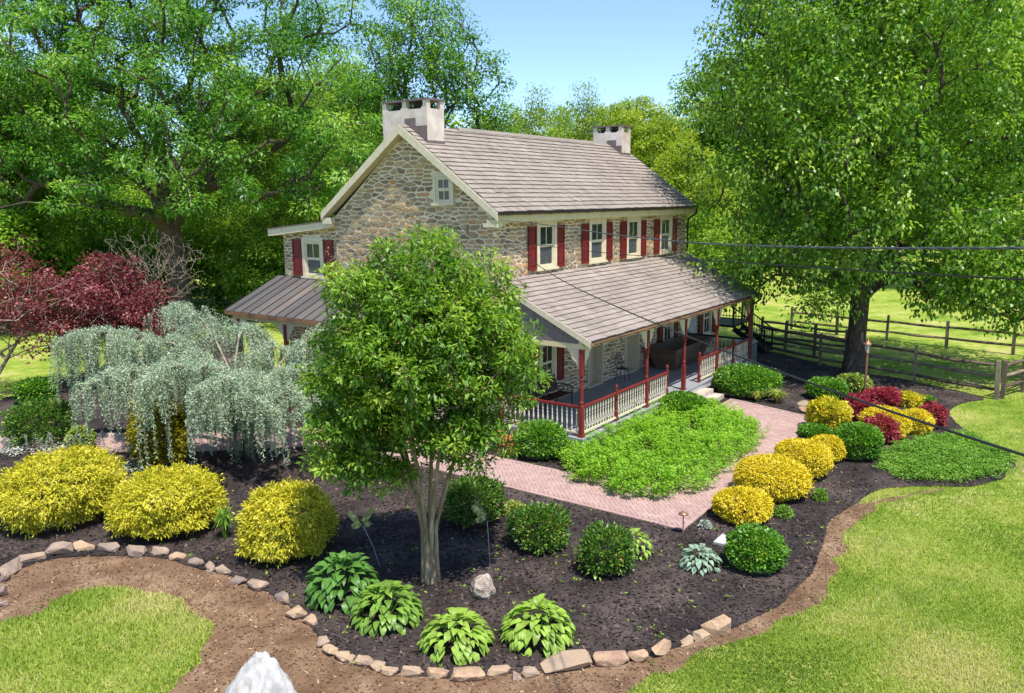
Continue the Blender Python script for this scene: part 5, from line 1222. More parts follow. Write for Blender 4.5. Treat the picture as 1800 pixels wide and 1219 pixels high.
def plumes(name, label, poly, n, per, h0, h1, rad, ln, asp, lm, seed, cat):
    rg = np.random.default_rng(seed); poly = chaikin(poly, 2); lo, hi = poly.min(0), poly.max(0)
    C_ = rg.uniform(lo, hi, (n * 2, 2)); C_ = C_[inside(C_, poly)][:n]; n = len(C_)
    edge = np.min(np.linalg.norm(C_[:, None, :] - resample(poly, .25)[None], axis=2), axis=1)
    swell = .5 + .5 * np.sin(C_[:, 0] * 2.1 + 1.2 * np.sin(C_[:, 1] * 1.7)) * np.sin(C_[:, 1] * 2.4 + .8)
    H = (h0 + (h1 - h0) * (.55 * rg.uniform(0, 1, n) + .45 * swell)) * (.55 + .45 * np.clip(edge / .45, 0, 1))
    a = rg.uniform(0, 2 * PI, n); lean = rg.uniform(.0, .22, n) * (1 + .8 * (edge < .3))
    m_ = n * per; i = np.repeat(np.arange(n), per); t_ = 1 - .75 * rg.uniform(0, 1, m_) ** 1.25; b = rg.uniform(0, 2 * PI, m_)
    rr = rad * (1.15 - .75 * t_) * rg.uniform(.2, 1, m_)
    P = np.c_[C_[i, 0] + np.cos(a[i]) * lean[i] * t_ + np.cos(b) * rr, C_[i, 1] + np.sin(a[i]) * lean[i] * t_ + np.sin(b) * rr, H[i] * t_ + .03]
    Dr = np.c_[np.cos(b), np.sin(b), rg.normal(.25, .35, m_)]; N = np.c_[rg.normal(0, .45, (m_, 2)), np.ones(m_)]; l = ln * rg.uniform(.6, 1.25, m_)
    return tag(leaf_object(name, P, Dr, N, l, l * asp, .42 + .22 * (t_ - .5) + rg.normal(0, .1, n)[i] + rg.normal(0, .14, m_), LM[lm], None), label, cat, kind='stuff')
plumes('perennial_bed', 'thick lime green perennials filling the angle of the brick path', PERENNIAL, 1350, 52, .36, .74, .13, .07, .5, 'lime', 61, 'perennials')
plumes('juniper_mat', 'low spreading green juniper mat at the right tip of the bed', JUNIPER, 800, 42, .10, .30, .20, .085, .3, 'juniper', 62, 'ground cover')

# --- hostas: every leaf a piece of its own
def hosta_leaf(k):
    rr = random.Random(k); mb = MB(); prof = [(0, .10), (.18, .62), (.42, 1.0), (.7, .78), (.88, .4), (1, .02)]; bend = rr.uniform(.28, .5); cup = rr.uniform(.12, .25)
    vs = []
    for t, w_ in prof:
        zc = .18 * math.sin(t * PI * .9) - bend * t * t; hw = .31 * w_
        vs += [(t, -hw, zc + cup * hw), (t, 0, zc), (t, hw, zc + cup * hw)]
    fs = []
    for i in range(len(prof) - 1):
        for j in range(2): fs.append((i * 3 + j, i * 3 + j + 1, i * 3 + j + 4, i * 3 + j + 3))
    mb.cr = .5; mb.add(vs, fs); return mb
def hosta_mats(base, names):
    return [leafmat('hosta_leaf_%s_%d' % (names, i), [(0, tuple(x * k for x in base)), (1, tuple(x * k for x in base))], .3, .42, .4) for i, k in enumerate((.75, .95, 1.15))]
HM = {'lime': hosta_mats(srgb(150, 180, 72), 'lime'), 'green': hosta_mats(srgb(92, 136, 56), 'green'), 'mid': hosta_mats(srgb(122, 158, 62), 'mid'), 'blue': hosta_mats(srgb(150, 174, 150), 'blue')}
HME = {}
for c, ms in HM.items():
    for i in range(3):
        for q in range(2):
            me = hosta_leaf(i * 7 + q).mesh('hosta_leaf'); me.materials.append(ms[i]); me.polygons.foreach_set('use_smooth', [True] * len(me.polygons)); HME[(c, i, q)] = me
def hosta(x, y, r, h, colour, label, seed, n=92, fl=1.0):
    rr = random.Random(seed); t = tag(empty('hosta', (x, y, .03)), label, 'hosta', 'hostas in the mulch bed'); h = h * .68; r *= .93; fl = rr.uniform(.75, 1.25)
    for k in range(n):
        u = (k + .5) / n; th = math.acos(1 - u * .97); az = k * 2.39996 + rr.uniform(-.45, .45)
        s = r * rr.uniform(.25, .38) * (1.0 if n > 30 else 1.6)
        rad = max(0.02, r * math.sin(th) - s * .7); z = h * math.cos(th) ** .8 * rr.uniform(.8, 1.08) + .05
        tilt = -(.95 - th) * .8 * fl + rr.uniform(-.3, .3)          # inner leaves rise, outer ones hang
        R = Matrix.Rotation(az, 4, 'Z') @ Matrix.Translation((rad, 0, z)) @ Matrix.Rotation(tilt, 4, 'Y') @ Matrix.Rotation(rr.uniform(-.3, .3), 4, 'X') @ Matrix.Diagonal((s, s * rr.uniform(.85, 1.1), s, 1))
        o_ = bpy.data.objects.new('leaf', HME[(colour, rr.randrange(3), rr.randrange(2))]); o_.parent = t; o_.matrix_local = R; COL.objects.link(o_)
        if k % 4 == 0: pass
    st = MB()
    for k in range(9):
        a = k * .7; st.tube([(0, 0, -.02), (r * .25 * math.cos(a), r * .25 * math.sin(a), h * .5), (r * .4 * math.cos(a), r * .4 * math.sin(a), h * .75)], [.012, .009, .006], 5)
    link('stalks', st.mesh('stalks'), HM[colour][1], t)
for (x, y, r, h), (c, lb, n) in zip(HOSTAS, [
 ('green', 'big dark green hosta shaded by the crape myrtle, left of its trunk', 220), ('mid', 'mid green hosta between the dark hosta and the lime ones', 200), ('lime', 'lime hosta, left one of the pair by the front edging stones', 190), ('lime', 'lime hosta, right one of the pair by the front edging stones', 200),
 ('blue', 'blue-grey hosta near the path light and the grey slab', 105), ('lime', 'lime hosta tucked behind the twiggy azalea', 90), ('lime', 'tiny hosta seedling at the foot of the twiggy azalea', 16)]):
    hosta(x, y, r, h, c, lb, int(abs(x * 100)), n)

# --- grassy tufts and small cushions
def tuft(x, y, r, h, lm, label, seed, n=260, name='ornamental_grass'):
    rg = np.random.default_rng(seed); a = rg.uniform(0, 2 * PI, n); lean = rg.uniform(.15, 1, n) * r; l = h * rg.uniform(.7, 1.1, n)
    b = np.c_[np.cos(a), np.sin(a), np.zeros(n)] * (r * .15 * rg.uniform(0, 1, (n, 1))); s = np.c_[-np.sin(a), np.cos(a), np.zeros(n)] * .008
    o_ = np.c_[np.cos(a), np.sin(a), np.zeros(n)]
    p1 = b + o_ * (lean * .45)[:, None] + np.c_[np.zeros((n, 2)), l * .75]; p2 = b + o_ * lean[:, None] * 1.1 + np.c_[np.zeros((n, 2)), l * rg.uniform(.45, 1, n)]
    V = np.stack([b - s, b + s, p1 + s * 1.2, p1 - s * 1.2, p2 + s * .2, p2 - s * .2], 1).reshape(-1, 3); k = np.arange(n)[:, None] * 6
    F_ = np.vstack([k + np.array([[0, 1, 2, 3]]), k + np.array([[3, 2, 4, 5]])]); rn = rg.uniform(0, 1, n)
    o = link(name, np_mesh(name, V, F_, np.r_[rn, rn]), LM[lm]); o.location = (x, y, .03); return tag(o, label, 'plant')
T = TUFTS
tuft(*T[0], 'juniper', 'spiky dark green grass tuft left of the rightmost near golden mound', 71, 300)
tuft(*T[1], 'vari', 'yellow striped grass clump nearest the porch steps', 72); tuft(*T[2], 'vari', 'yellow striped grass clump on the lawn side of its twin', 73, 320)
def cushion(x, y, r, h, lm, label, seed, n=1500, ln=.05):
    rg = np.random.default_rng(seed); d = rand_dirs(rg, n); d[:, 2] = np.abs(d[:, 2]); P = d * np.array([r, r, h * .6]) * rg.uniform(.75, 1.08, (n, 1))
    o = leaf_object('cushion_plant', P, d + rand_dirs(rg, n) * .6, d + np.array([0, 0, .7]), ln * rg.uniform(.6, 1.3, n), .5 * ln * np.ones(n), rg.uniform(0, 1, n), LM[lm], None); o.location = (x, y, .03); return tag(o, label, 'plant')
cushion(*T[3], 'vari', 'pale green thyme cushion behind the rounded azalea', 74, 2200); cushion(*T[4], 'juniper', 'small blue-green cushion right of the first golden ball', 75, 900); cushion(*T[5], 'juniper', 'small green cushion right of the third golden ball', 76, 800)
cushion(*T[6], 'silver', 'tiny grey-leaved plant at the brick path corner', 77, 300, .06)
def lambs_ear(x, y, w_, n, label, seed, spikes=16):
    rg = np.random.default_rng(seed); t = tag(empty('lambs_ear', (x, y, .03), RZ), label, 'plant', "silver lamb's ear clumps")
    m_ = n; P = np.c_[rg.normal(0, w_ * .5, m_), rg.normal(0, .22, m_), rg.uniform(.02, .18, m_)]; a = rg.uniform(0, 2 * PI, m_)
    leaf_object('foliage', P, np.c_[np.cos(a), np.sin(a), rg.normal(.4, .3, m_)], np.c_[rg.normal(0, .5, (m_, 2)), np.ones(m_)], rg.uniform(.08, .15, m_), np.full(m_, .045), rg.uniform(0, 1, m_), LM['silver'], t)
    for k in range(spikes):
        px_, py_ = rg.normal(0, w_ * .5), rg.normal(0, .2); hh = rg.uniform(.38, .62); lx, ly = rg.normal(0, .06, 2); q = 110
        tt = rg.uniform(.35, 1, q); a = rg.uniform(0, 2 * PI, q); P = np.c_[px_ + lx * tt, py_ + ly * tt, hh * tt]
        leaf_object('flower_spike', P, np.c_[np.cos(a), np.sin(a), rg.normal(.2, .3, q)], np.c_[np.zeros((q, 2)), np.ones(q)], rg.uniform(.03, .055, q), np.full(q, .022), rg.uniform(.2, 1, q), LM['silver'], t)
lambs_ear(-7.76, 6.15, 1.5, 420, "silver lamb's ear spikes behind the second golden mound", 81, 24); lambs_ear(-8.16, 9.53, 1.0, 260, "silver lamb's ear spikes beside the tawny shrub", 84, 14); lambs_ear(-9.1, 10.74, .8, 200, "silver lamb's ear spikes at the left edge", 83, 9)
def weeds():
    rg = np.random.default_rng(90); P, _ = scatter(900, (-11, -11), (2, 2), 91); P = P[in_view(P) & inside(P, MULCHP) & ~inside(P, PATH)][:260]
    Q = np.repeat(np.c_[P, np.full(len(P), .05)], 6, 0); n = len(Q); a = rg.uniform(0, 2 * PI, n)
    tag(leaf_object('seedling_weeds', Q + rg.normal(0, .02, (n, 3)) * [1, 1, .3], np.c_[np.cos(a), np.sin(a), np.full(n, .5)], np.c_[rg.normal(0, .4, (n, 2)), np.ones(n)], rg.uniform(.02, .06, n), rg.uniform(.012, .03, n), rg.uniform(.4, 1, n), LM['lime'], None), 'scattered tiny green weed seedlings in the mulch', 'weeds', kind='stuff')
weeds()

# ---------------------------------------------------------------- stones, ornaments, fences, furniture
import bmesh
from mathutils import noise as mnoise
def rock_mesh(seed, sx, sy, sz, n=16, bev=.02, cr=.5, sub=0, amp=0.0):
    r = random.Random(seed); bm = bmesh.new()
    for k in range(n):
        u, v = r.uniform(-1, 1), r.uniform(0, 2 * PI); q = math.sqrt(1 - u * u); e = .72
        p = [q * math.cos(v), q * math.sin(v), u]; p = [math.copysign(abs(c) ** e, c) for c in p]
        s = r.uniform(.82, 1.0); bm.verts.new((p[0] * sx / 2 * s, p[1] * sy / 2 * s, (p[2] * s * .5 + .38) * sz))
    hull = bmesh.ops.convex_hull(bm, input=bm.verts)
    bmesh.ops.delete(bm, geom=[g for g in hull['geom_interior'] if isinstance(g, bmesh.types.BMVert)], context='VERTS')
    bmesh.ops.bevel(bm, geom=bm.edges[:], offset=bev, segments=1, affect='EDGES', clamp_overlap=True)
    if sub:
        bmesh.ops.triangulate(bm, faces=bm.faces[:]); bmesh.ops.subdivide_edges(bm, edges=bm.edges[:], cuts=sub, use_grid_fill=True)
        for v in bm.verts: v.co += v.normal * amp * mnoise.fractal(v.co * (4 / max(sx, sz)) + Vector((seed, 0, 0)), .6, 2.2, 4)
    me = bpy.data.meshes.new('rock'); bm.to_mesh(me); bm.free()
    a = me.attributes.new('rnd', 'FLOAT', 'FACE'); a.data.foreach_set('value', np.full(len(me.polygons), cr, dtype=np.float32))
    return me
EL = ['small grey', 'upright grey', 'dark angular', 'long slanted grey', 'flat pale slab-like', 'big brown', 'rusty brown peaked', 'grey blocky', 'wide brown', 'rounded brown', 'yellow ochre', 'low grey', 'low tan', 'tan angular', 'sunken grey', 'long buff', 'dull mauve', 'broad golden tan', 'small golden tan',
      'small pinkish', 'tan squarish', 'buff leaning', 'tiny wedge', 'buff pointed', 'small sandy', 'sandy', 'sharp golden', 'mauve', 'long reddish', 'pale triangular', 'tiny brown', 'brown squarish', 'longest buff', 'pale cream', 'cream rounded', 'flat pinkish', 'tan low', 'tan upright', 'largest reddish brown']
ET = [.05, .1, .05, .15, .3, .2, .78, .12, .25, .3, .66, .1, .3, .45, .15, .4, .2, .62, .66, .3, .6, .55, .5, .5, .5, .58, .66, .8, .82, .55, .3, .4, .5, .95, .9, .75, .55, .6, .78]
ORD = ['first', 'second', 'third', 'fourth', 'fifth', 'sixth', 'seventh', 'eighth', 'ninth', 'tenth', 'eleventh', 'twelfth', 'thirteenth', 'fourteenth', 'fifteenth', 'sixteenth', 'seventeenth', 'eighteenth', 'nineteenth', 'twentieth']
for i, (x, y, wd, hh) in enumerate(EDGE):
    nx = EDGE[min(i + 1, len(EDGE) - 1)]; pv = EDGE[max(i - 1, 0)]; ang = math.atan2(nx[1] - pv[1], nx[0] - pv[0])
    hgt = min(.30, max(.10, hh * .62)); me = rock_mesh(700 + i, wd * 1.2, max(.24, wd * .66), hgt * 1.5, 17, .012, ET[i], 1, .012)
    o = link('edging_stone', me, G['edgestone']); o.location = (x, y, -.01); o.rotation_euler = (random.Random(i).uniform(-.08, .08), random.Random(i + 50).uniform(-.1, .1), ang + random.Random(i + 9).uniform(-.15, .15))
    n = len(EDGE); side = '%s stone of the border from its left end' % ORD[i] if i < 20 else '%s stone of the border from its right end' % ORD[n - 1 - i]
    tag(o, '%s edging stone, %s' % (EL[i], side), 'stone', 'edging stones round the bed')
o = link('rock', rock_mesh(801, .62, .5, .42, 22, .02, .5, 2, .03), G['palerock']); o.location = (-7.84, -5.61, 0); o.rotation_euler = (0, 0, .5); tag(o, 'craggy pale rock in the mulch right of the crape myrtle', 'rock')
def boulder():
    bm = bmesh.new(); bmesh.ops.create_icosphere(bm, subdivisions=5, radius=1)
    for v in bm.verts:
        c = v.co.copy(); x, y, z = c
        w_ = 1 - .62 * max(0, z) ** 1.15
        p = Vector((x * .60 * w_ + .07 * max(0, z), y * .5 * w_, z * .95 if z > 0 else z * .25))
        n = mnoise.fractal(c * 1.6 + Vector((3, 1, 2)), .6, 2.2, 6); rdg = abs(mnoise.noise(c * 2.1 + Vector((9, 2, 4))))
        v.co = p * (1 + .10 * n) - c * .16 * rdg
    me = bpy.data.meshes.new('boulder'); bm.to_mesh(me); bm.free()
    o = link('boulder', me, G['whiterock'], None, True); o.location = (-12.28, -5.0, -.03); o.rotation_euler = (0, 0, RZ); tag(o, 'large bright white boulder on the bare soil at the bottom edge', 'boulder')
boulder()

def butterfly(x, y, h, lean, ang, label, open_):
    t = tag(empty('butterfly_stake', (x, y, .03)), label, 'ornament', 'butterfly garden stakes'); b = Vector((x, y, .03)); tip = b + Vector((lean[0], lean[1], h))
    m = MB(); m.tube([b, b + Vector((lean[0] * .35, lean[1] * .35, h * .45)), tip], .007, 6); m.build('rod', G['acgrey'], t)
    m = MB(); ax = Vector((lean[0] * .3, lean[1] * .3, .16)); m.tube([tip - ax * .6, tip - ax * .2, tip + ax * .4, tip + ax * .8], [.006, .016, .014, .006], 7); m.build('body', G['black'], t)
    for s in (-1, 1):
        d = Vector((math.cos(ang), math.sin(ang), 0)) * s; n = Vector((-math.sin(ang), math.cos(ang), 0)); d2 = (d * math.cos(open_) + n * math.sin(open_)).normalized()
        out = [(0, -.05), (.10, -.13), (.19, -.14), (.22, -.06), (.15, .0), (.24, .08), (.29, .21), (.24, .25), (.12, .17), (0, .05)]
        w_ = MB(); w_.prism([tip + d2 * a + Vector((0, 0, c)) for a, c in out], tuple(n * .006)); w_.build('wing', G['wing'], t)
butterfly(-8.15, -3.28, .95, (-.22, .22), -.6, 'metal butterfly on a thin stake left of the crape myrtle trunk', .5)
butterfly(-6.92, -5.07, 1.0, (.1, .14), .35, 'metal butterfly seen edge-on, on a stake right of the trunk', 1.2)

def path_light(x, y, h, label):
    t = tag(empty('path_light', (x, y, .03)), label, 'light', 'small copper path lights'); m = MB(); m.lathe([(.014, 0), (.012, h)], (x, y, 0), 8); m.build('stem', G['copper'], t)
    m = MB(); m.lathe([(.11, h - .01), (.10, h + .012), (.05, h + .04), (.015, h + .055)], (x, y, 0), 16); m.build('shade', G['copper'], t, True)
    m = MB(); m.lathe([(.02, h - .07), (.024, h - .03), (.02, h - .012)], (x, y, 0), 10); m.build('lamp', G['lampglass'], t)
path_light(-3.28, -7.50, .48, 'copper mushroom path light at the sharp brick path corner'); path_light(9.0, -3.45, .36, 'small path light beside the porch steps')
m = MB(); m.box((-3.42, -8.56, .03), (-2.92, -8.24, .085)); tag(m.build('stone_slab', G['deckedge'], loc=(-3.17, -8.4, .03)), 'small pale grey rectangular slab beside the near round boxwood', 'slab')
for i, (x, y, a, lb) in enumerate([(8.46, -6.67, .5, 'pale flagstone in the mulch at the path bend'), (9.38, -6.41, .3, 'darker flagstone just beyond the pale one')]):
    o = link('flagstone', rock_mesh(820 + i, .95, .55, .09, 14, .01, .9 - i * .6), G['edgestone']); o.location = (x, y, .03); o.rotation_euler = (0, 0, a); tag(o, lb, 'stone')

def pot(x, y, r, h, label, pockets=True):
    t = tag(empty('clay_pot', (x, y, .03)), label, 'pot', 'terracotta pots by the porch corner'); m = MB()
    m.lathe([(r * .6, 0), (r * .9, h * .25), (r, h * .5), (r * .85, h * .72), (r * .62, h * .82), (r * .8, h), (r * .72, h), (r * .55, h * .84)], (x, y, .03), 16); m.build('body', G['terra'], t, True)
    if pockets:
        for k in range(3):
            a = k * 2.1 - 2.4; p = MB(); p.lathe([(.03, 0), (.055, .04), (.062, .07), (.05, .065)], (x + math.cos(a) * r * .98, y + math.sin(a) * r * .98, .03 + h * .42), 9); p.build('pocket', G['terra'], t, True)
pot(-1.0, -1.35, .19, .42, 'tall terracotta strawberry pot in front at the porch corner'); pot(-.62, -.85, .24, .40, 'wide terracotta pot behind the strawberry pot'); pot(-.30, -.35, .22, .36, 'rear terracotta pot closest to the house wall')
for i, (x, y) in enumerate([(-.45, -.1), (-.75, -.35)]):
    o = link('rock', rock_mesh(840 + i, .45, .35, .2, 14, .015, .6), G['edgestone']); o.location = (x, y, .02); tag(o, ['tan rock behind the clay pots near the wall', 'tan rock beside the clay pots near the path'][i], 'rock')

# lamp post
t = tag(empty('lamp_post', (11.6, -7.85, 0)), 'rusty pink lamp post with glass lantern beside the shade tree', 'lamp post'); x, y = 11.6, -7.85
m = MB(); m.lathe([(.06, 0), (.06, .08), (.042, .1), (.042, 1.55), (.055, 1.58), (.04, 1.62)], (x, y, 0), 10); m.build('post', G['copper'], t)
m = MB(); m.lathe([(.05, 1.62), (.075, 1.66), (.06, 1.68)], (x, y, 0), 6); m.build('lantern_base', G['copper'], t)
m = MB(); m.lathe([(.06, 1.68), (.105, 1.95)], (x, y, 0), 6); m.build('lantern_glass', G['lampglass'], t)
m = MB()
for k in range(6):
    a = 2 * PI * k / 6; m.tube([(x + .064 * math.cos(a), y + .064 * math.sin(a), 1.68), (x + .11 * math.cos(a), y + .11 * math.sin(a), 1.95)], .008, 5)
m.build('lantern_frame', G['copper'], t)
m = MB(); m.lathe([(.14, 1.95), (.13, 1.97), (.05, 2.06), (.03, 2.08), (.035, 2.11), (.005, 2.15)], (x, y, 0), 12); m.build('lantern_cap', G['copper'], t)

# gazing ball, birdbath
t = tag(empty('gazing_ball', (-8.3, 7.55, .03)), 'purple glass gazing ball among the silver spikes', 'ornament'); m = MB(); m.lathe([(.09, 0), (.05, .05), (.035, .3), (.06, .36)], (-8.3, 7.55, .03), 12); m.build('stand', G['lead'], t)
m = MB(); m.lathe([(.105 * math.sin(PI * k / 14) + .001, .49 - .105 * math.cos(PI * k / 14)) for k in range(15)], (-8.3, 7.55, .03), 20); m.build('globe', G['purple'], t, True)
t = tag(empty('birdbath', (-7.21, 11.17, .03)), 'small pale pink birdbath beyond the tawny shrub', 'birdbath'); m = MB(); m.lathe([(.16, 0), (.12, .05), (.06, .12), (.05, .55), (.09, .62)], (-7.21, 11.17, .03), 12); m.build('pedestal', G['brick'], t, True)
m = MB(); m.lathe([(.07, .62), (.24, .68), (.29, .75), (.27, .75), (.2, .70), (.02, .69)], (-7.21, 11.17, .03), 18); m.build('bowl', G['brick'], t, True)
rg = np.random.default_rng(5); d = rand_dirs(rg, 60); o = leaf_object('pink_flower', d * .05 + np.array([0, 0, .3]), d, rand_dirs(rg, 60), np.full(60, .05), np.full(60, .03), np.full(60, .5), G['pink'], None); o.location = (-7.9, 6.9, .03); tag(o, 'single bright pink bloom beside the gazing ball', 'flower')

# --- split-rail fences
def fence(label, pts, h, rails, seed, per=2.5, pw=.13):
    r = random.Random(seed); t = tag(empty('rail_fence', (pts[0][0], pts[0][1], 0)), label, 'fence', 'split-rail paddock fences'); posts = []
    for k in range(len(pts) - 1):
        a, b = Vector((*pts[k], 0)), Vector((*pts[k + 1], 0)); n = max(1, round((b - a).length / per))
        for i in range(n + (k == len(pts) - 2)): posts.append(a.lerp(b, i / n))
    for p in posts:
        m = MB(); m.cr = r.random(); lx, ly = r.uniform(-.04, .04), r.uniform(-.04, .04); w_ = pw * r.uniform(.85, 1.15) / 2; hh = h * r.uniform(.96, 1.06)
        m.hexa([(p.x - w_, p.y - w_, -.05), (p.x + w_, p.y - w_, -.05), (p.x + w_, p.y + w_, -.05), (p.x - w_, p.y + w_, -.05), (p.x - w_ * .85 + lx, p.y - w_ * .9 + ly, hh), (p.x + w_ * .9 + lx, p.y - w_ + ly, hh + .02), (p.x + w_ * .85 + lx, p.y + w_ * .9 + ly, hh), (p.x - w_ + lx, p.y + w_ * .9 + ly, hh - .03)]); m.build('post', G['fence'], t)
    for i in range(len(posts) - 1):
        for z in rails:
            m = MB(); m.cr = r.random(); a, b = posts[i], posts[i + 1]; mid = a.lerp(b, .5) + Vector((r.uniform(-.03, .03), r.uniform(-.03, .03), r.uniform(-.05, .02)))
            z0, z1 = z + r.uniform(-.03, .03), z + r.uniform(-.03, .03)
            m.tube([(a.x, a.y, z0), (mid.x, mid.y, mid.z + (z0 + z1) / 2), (b.x, b.y, z1)], [.055, .068, .055], 6); m.build('rail', G['fence'], t)
fence('near split-rail fence running past the shade tree to the lawn corner', [(18.6, -1.2), (16.38, -5.0), (15.05, -8.9), (13.85, -11.75)], 1.45, (.35, .8, 1.22), 1, 3.2)
fence('rear split-rail fence with close rails between porch and shade tree', [(19.4, -1.4), (18.96, -2.72), (18.15, -5.6)], 1.42, (.3, .62, .95, 1.27), 2, 1.5)
fence('short end of split-rail fence turning back at the lawn corner', [(14.1, -11.9), (15.6, -12.4), (24.0, -15.2)], 1.35, (.4, .8, 1.2), 3, 2.8)
fence('far split-rail fence across the paddock behind the shade tree', [(25.5, -1.0), (24.6, -6.0), (23.6, -11.5), (23.0, -15.0)], 1.3, (.45, .95), 4, 2.8)

# --- things on the porch
def bench():
    x0, x1, yb, z0 = 1.45, 2.95, -.28, ZD; t = tag(empty('garden_bench', ((x0 + x1) / 2, yb - .3, z0)), 'dark red slatted bench with black iron ends on the porch', 'bench')
    for k in range(5): m = MB(); y = yb - .10 - k * .095; m.box((x0, y - .075, z0 + .43), (x1, y, z0 + .458)); m.build('seat_slat', G['benchred'], t)
    for k in range(6):
        z = z0 + .50 + k * .075; y = yb - .06 + k * .028; m = MB(); m.hexa([(x0, y - .02, z), (x1, y - .02, z), (x1, y, z), (x0, y, z), (x0, y + .002, z + .06), (x1, y + .002, z + .06), (x1, y + .022, z + .06), (x0, y + .022, z + .06)]); m.build('back_slat', G['benchred'], t)
    for x in (x0 - .02, x1 + .02):
        m = MB()
        m.tube([(x, yb - .62, z0), (x, yb - .55, z0 + .2), (x, yb - .58, z0 + .42), (x, yb - .3, z0 + .42), (x, yb - .05, z0 + .44), (x, yb + .05, z0 + .75), (x, yb + .12, z0 + .98)], .022, 6)
        m.tube([(x, yb + .1, z0), (x, yb - .02, z0 + .2), (x, yb - .05, z0 + .44)], .022, 6)
        m.tube([(x, yb + .04, z0 + .68), (x, yb - .2, z0 + .70), (x, yb - .5, z0 + .67), (x, yb - .62, z0 + .62), (x, yb - .6, z0 + .55), (x, yb - .56, z0 + .43)], .022, 6)
        for c_, rr in (((yb - .16, .57), .08), ((yb - .34, .56), .08), ((yb - .48, .55), .06)):
            m.tube([(x, c_[0] + rr * math.cos(a), z0 + c_[1] + rr * math.sin(a)) for a in np.linspace(0, 2 * PI, 13)], .011, 5)
        m.build('iron_end', G['black'], t)
bench()
def wagon():
    z0 = ZD + .04; t = tag(empty('wooden_trough', (10.9, -.95, ZD)), 'flared weathered plank trough standing on the porch floor', 'trough')
    b = [(9.75, -1.35), (12.2, -1.35), (12.2, -.55), (9.75, -.55)]; tp = [(9.35, -1.55), (12.95, -1.55), (12.95, -.3), (9.35, -.3)]; H = .85; rr = random.Random(3)
    at = lambda i, f_: Vector((b[i][0] + (tp[i][0] - b[i][0]) * f_, b[i][1] + (tp[i][1] - b[i][1]) * f_, z0 + H * f_))
    for i in range(4):
        j = (i + 1) % 4; n = 4
        for k in range(n):
            f0, f1 = k / n + .006, (k + 1) / n - .006; p = [at(i, f0), at(j, f0), at(j, f1), at(i, f1)]; nr = (p[1] - p[0]).cross(p[3] - p[0]).normalized() * .035
            m = MB(); m.cr = rr.random(); m.prism(p, nr * -1); m.build('plank', G['darkwood'], t)
    m = MB(); m.box((9.75, -1.35, z0 - .04), (12.2, -.55, z0)); m.build('bottom', G['darkwood'], t)
    for x in (10.1, 11.9): m = MB(); m.beam((x, -1.40, z0), (x - .0, -1.60, z0 + H + .03), .07, .03, (1, 0, 0)); m.build('batten', G['darkwood'], t)
wagon()
def iron_chair():
    x, y, z = 7.15, -.45, ZD; t = tag(empty('iron_chair', (x, y, z)), 'curled black wrought-iron chair between the two porch doors', 'chair')
    m = MB()
    m.tube([(x + .2 * math.cos(a), y + .2 * math.sin(a), z + .45) for a in np.linspace(0, 2 * PI, 19)], .012, 6); m.build('seat_ring', G['black'], t)
    m = MB(); m.lathe([(.19, .455), (.19, .465), (.02, .47)], (x, y, z), 16); m.build('seat', G['black'], t)
    for sx, sy in ((-1, -1), (1, -1), (1, 1), (-1, 1)):
        m = MB(); m.tube([(x + sx * .14, y + sy * .14, z + .45), (x + sx * .17, y + sy * .17, z + .2), (x + sx * .2, y + sy * .2, z)], .011, 6); m.build('leg', G['black'], t)
    m = MB(); m.tube([(x - .2, y + .12, z + .45), (x - .22, y + .18, z + .75), (x - .13, y + .2, z + 1.0), (x, y + .2, z + 1.06), (x + .13, y + .2, z + 1.0), (x + .22, y + .18, z + .75), (x + .2, y + .12, z + .45)], .012, 6)
    for s in (-1, 1): m.tube([(x + s * .18, y + .13, z + .47), (x - s * .02, y + .17, z + .7), (x - s * .12, y + .19, z + .85), (x - s * .06, y + .2, z + .97), (x, y + .2, z + .9), (x + s * .03, y + .19, z + .8)], .009, 5)
    m.build('back', G['black'], t)
iron_chair()
m = MB(); m.tube([(9.75, -.04, 2.3), (9.75, -.05, 1.75)], .16, 6); 
def hanging():
    t = tag(empty('wall_ornament', (9.7, -.06, 2.5)), 'brown carved ornament hanging on the stone wall above the trough', 'ornament'); m = MB(); o_ = [(-.12, 0), (.12, 0), (.15, -.3), (.08, -.45), (.06, -.75), (0, -.8), (-.06, -.75), (-.08, -.45), (-.15, -.3)]
    m.prism([(9.7 + a, -.055, 2.55 + b) for a, b in o_], (0, -.04, 0)); m.build('board', G['darkwood'], t)
    m = MB(); m.tube([(9.62, -.07, 2.56), (9.7, -.06, 2.72), (9.78, -.07, 2.56)], .008, 5); m.build('hanger', G['black'], t)
hanging()

# air-conditioning unit past the porch end
t = tag(empty('air_conditioner', (14.55, -2.4, 0)), 'dark louvred air-conditioning unit with pale top past the porch end', 'air conditioner')
m = MB(); m.box((14.15, -2.8, .02), (14.95, -2.0, .10)); m.build('pad', G['concrete'], t)
m = MB(); m.box((14.2, -2.75, .10), (14.9, -2.05, 1.05)); m.build('cabinet', G['acdark'], t)
for k in range(9):
    z = .18 + k * .095; m = MB()
    m.box((14.185, -2.765, z), (14.915, -2.751, z + .03)); m.box((14.185, -2.75, z), (14.199, -2.05, z + .03)); m.build('louvre', G['acgrey'], t)
m = MB(); m.box((14.17, -2.78, 1.051), (14.93, -2.02, 1.11)); m.build('top', G['acgrey'], t)
m = MB(); m.lathe([(.26, 1.111), (.27, 1.13), (.05, 1.15)], (14.55, -2.4, 0), 16); m.build('fan_guard', G['acdark'], t)

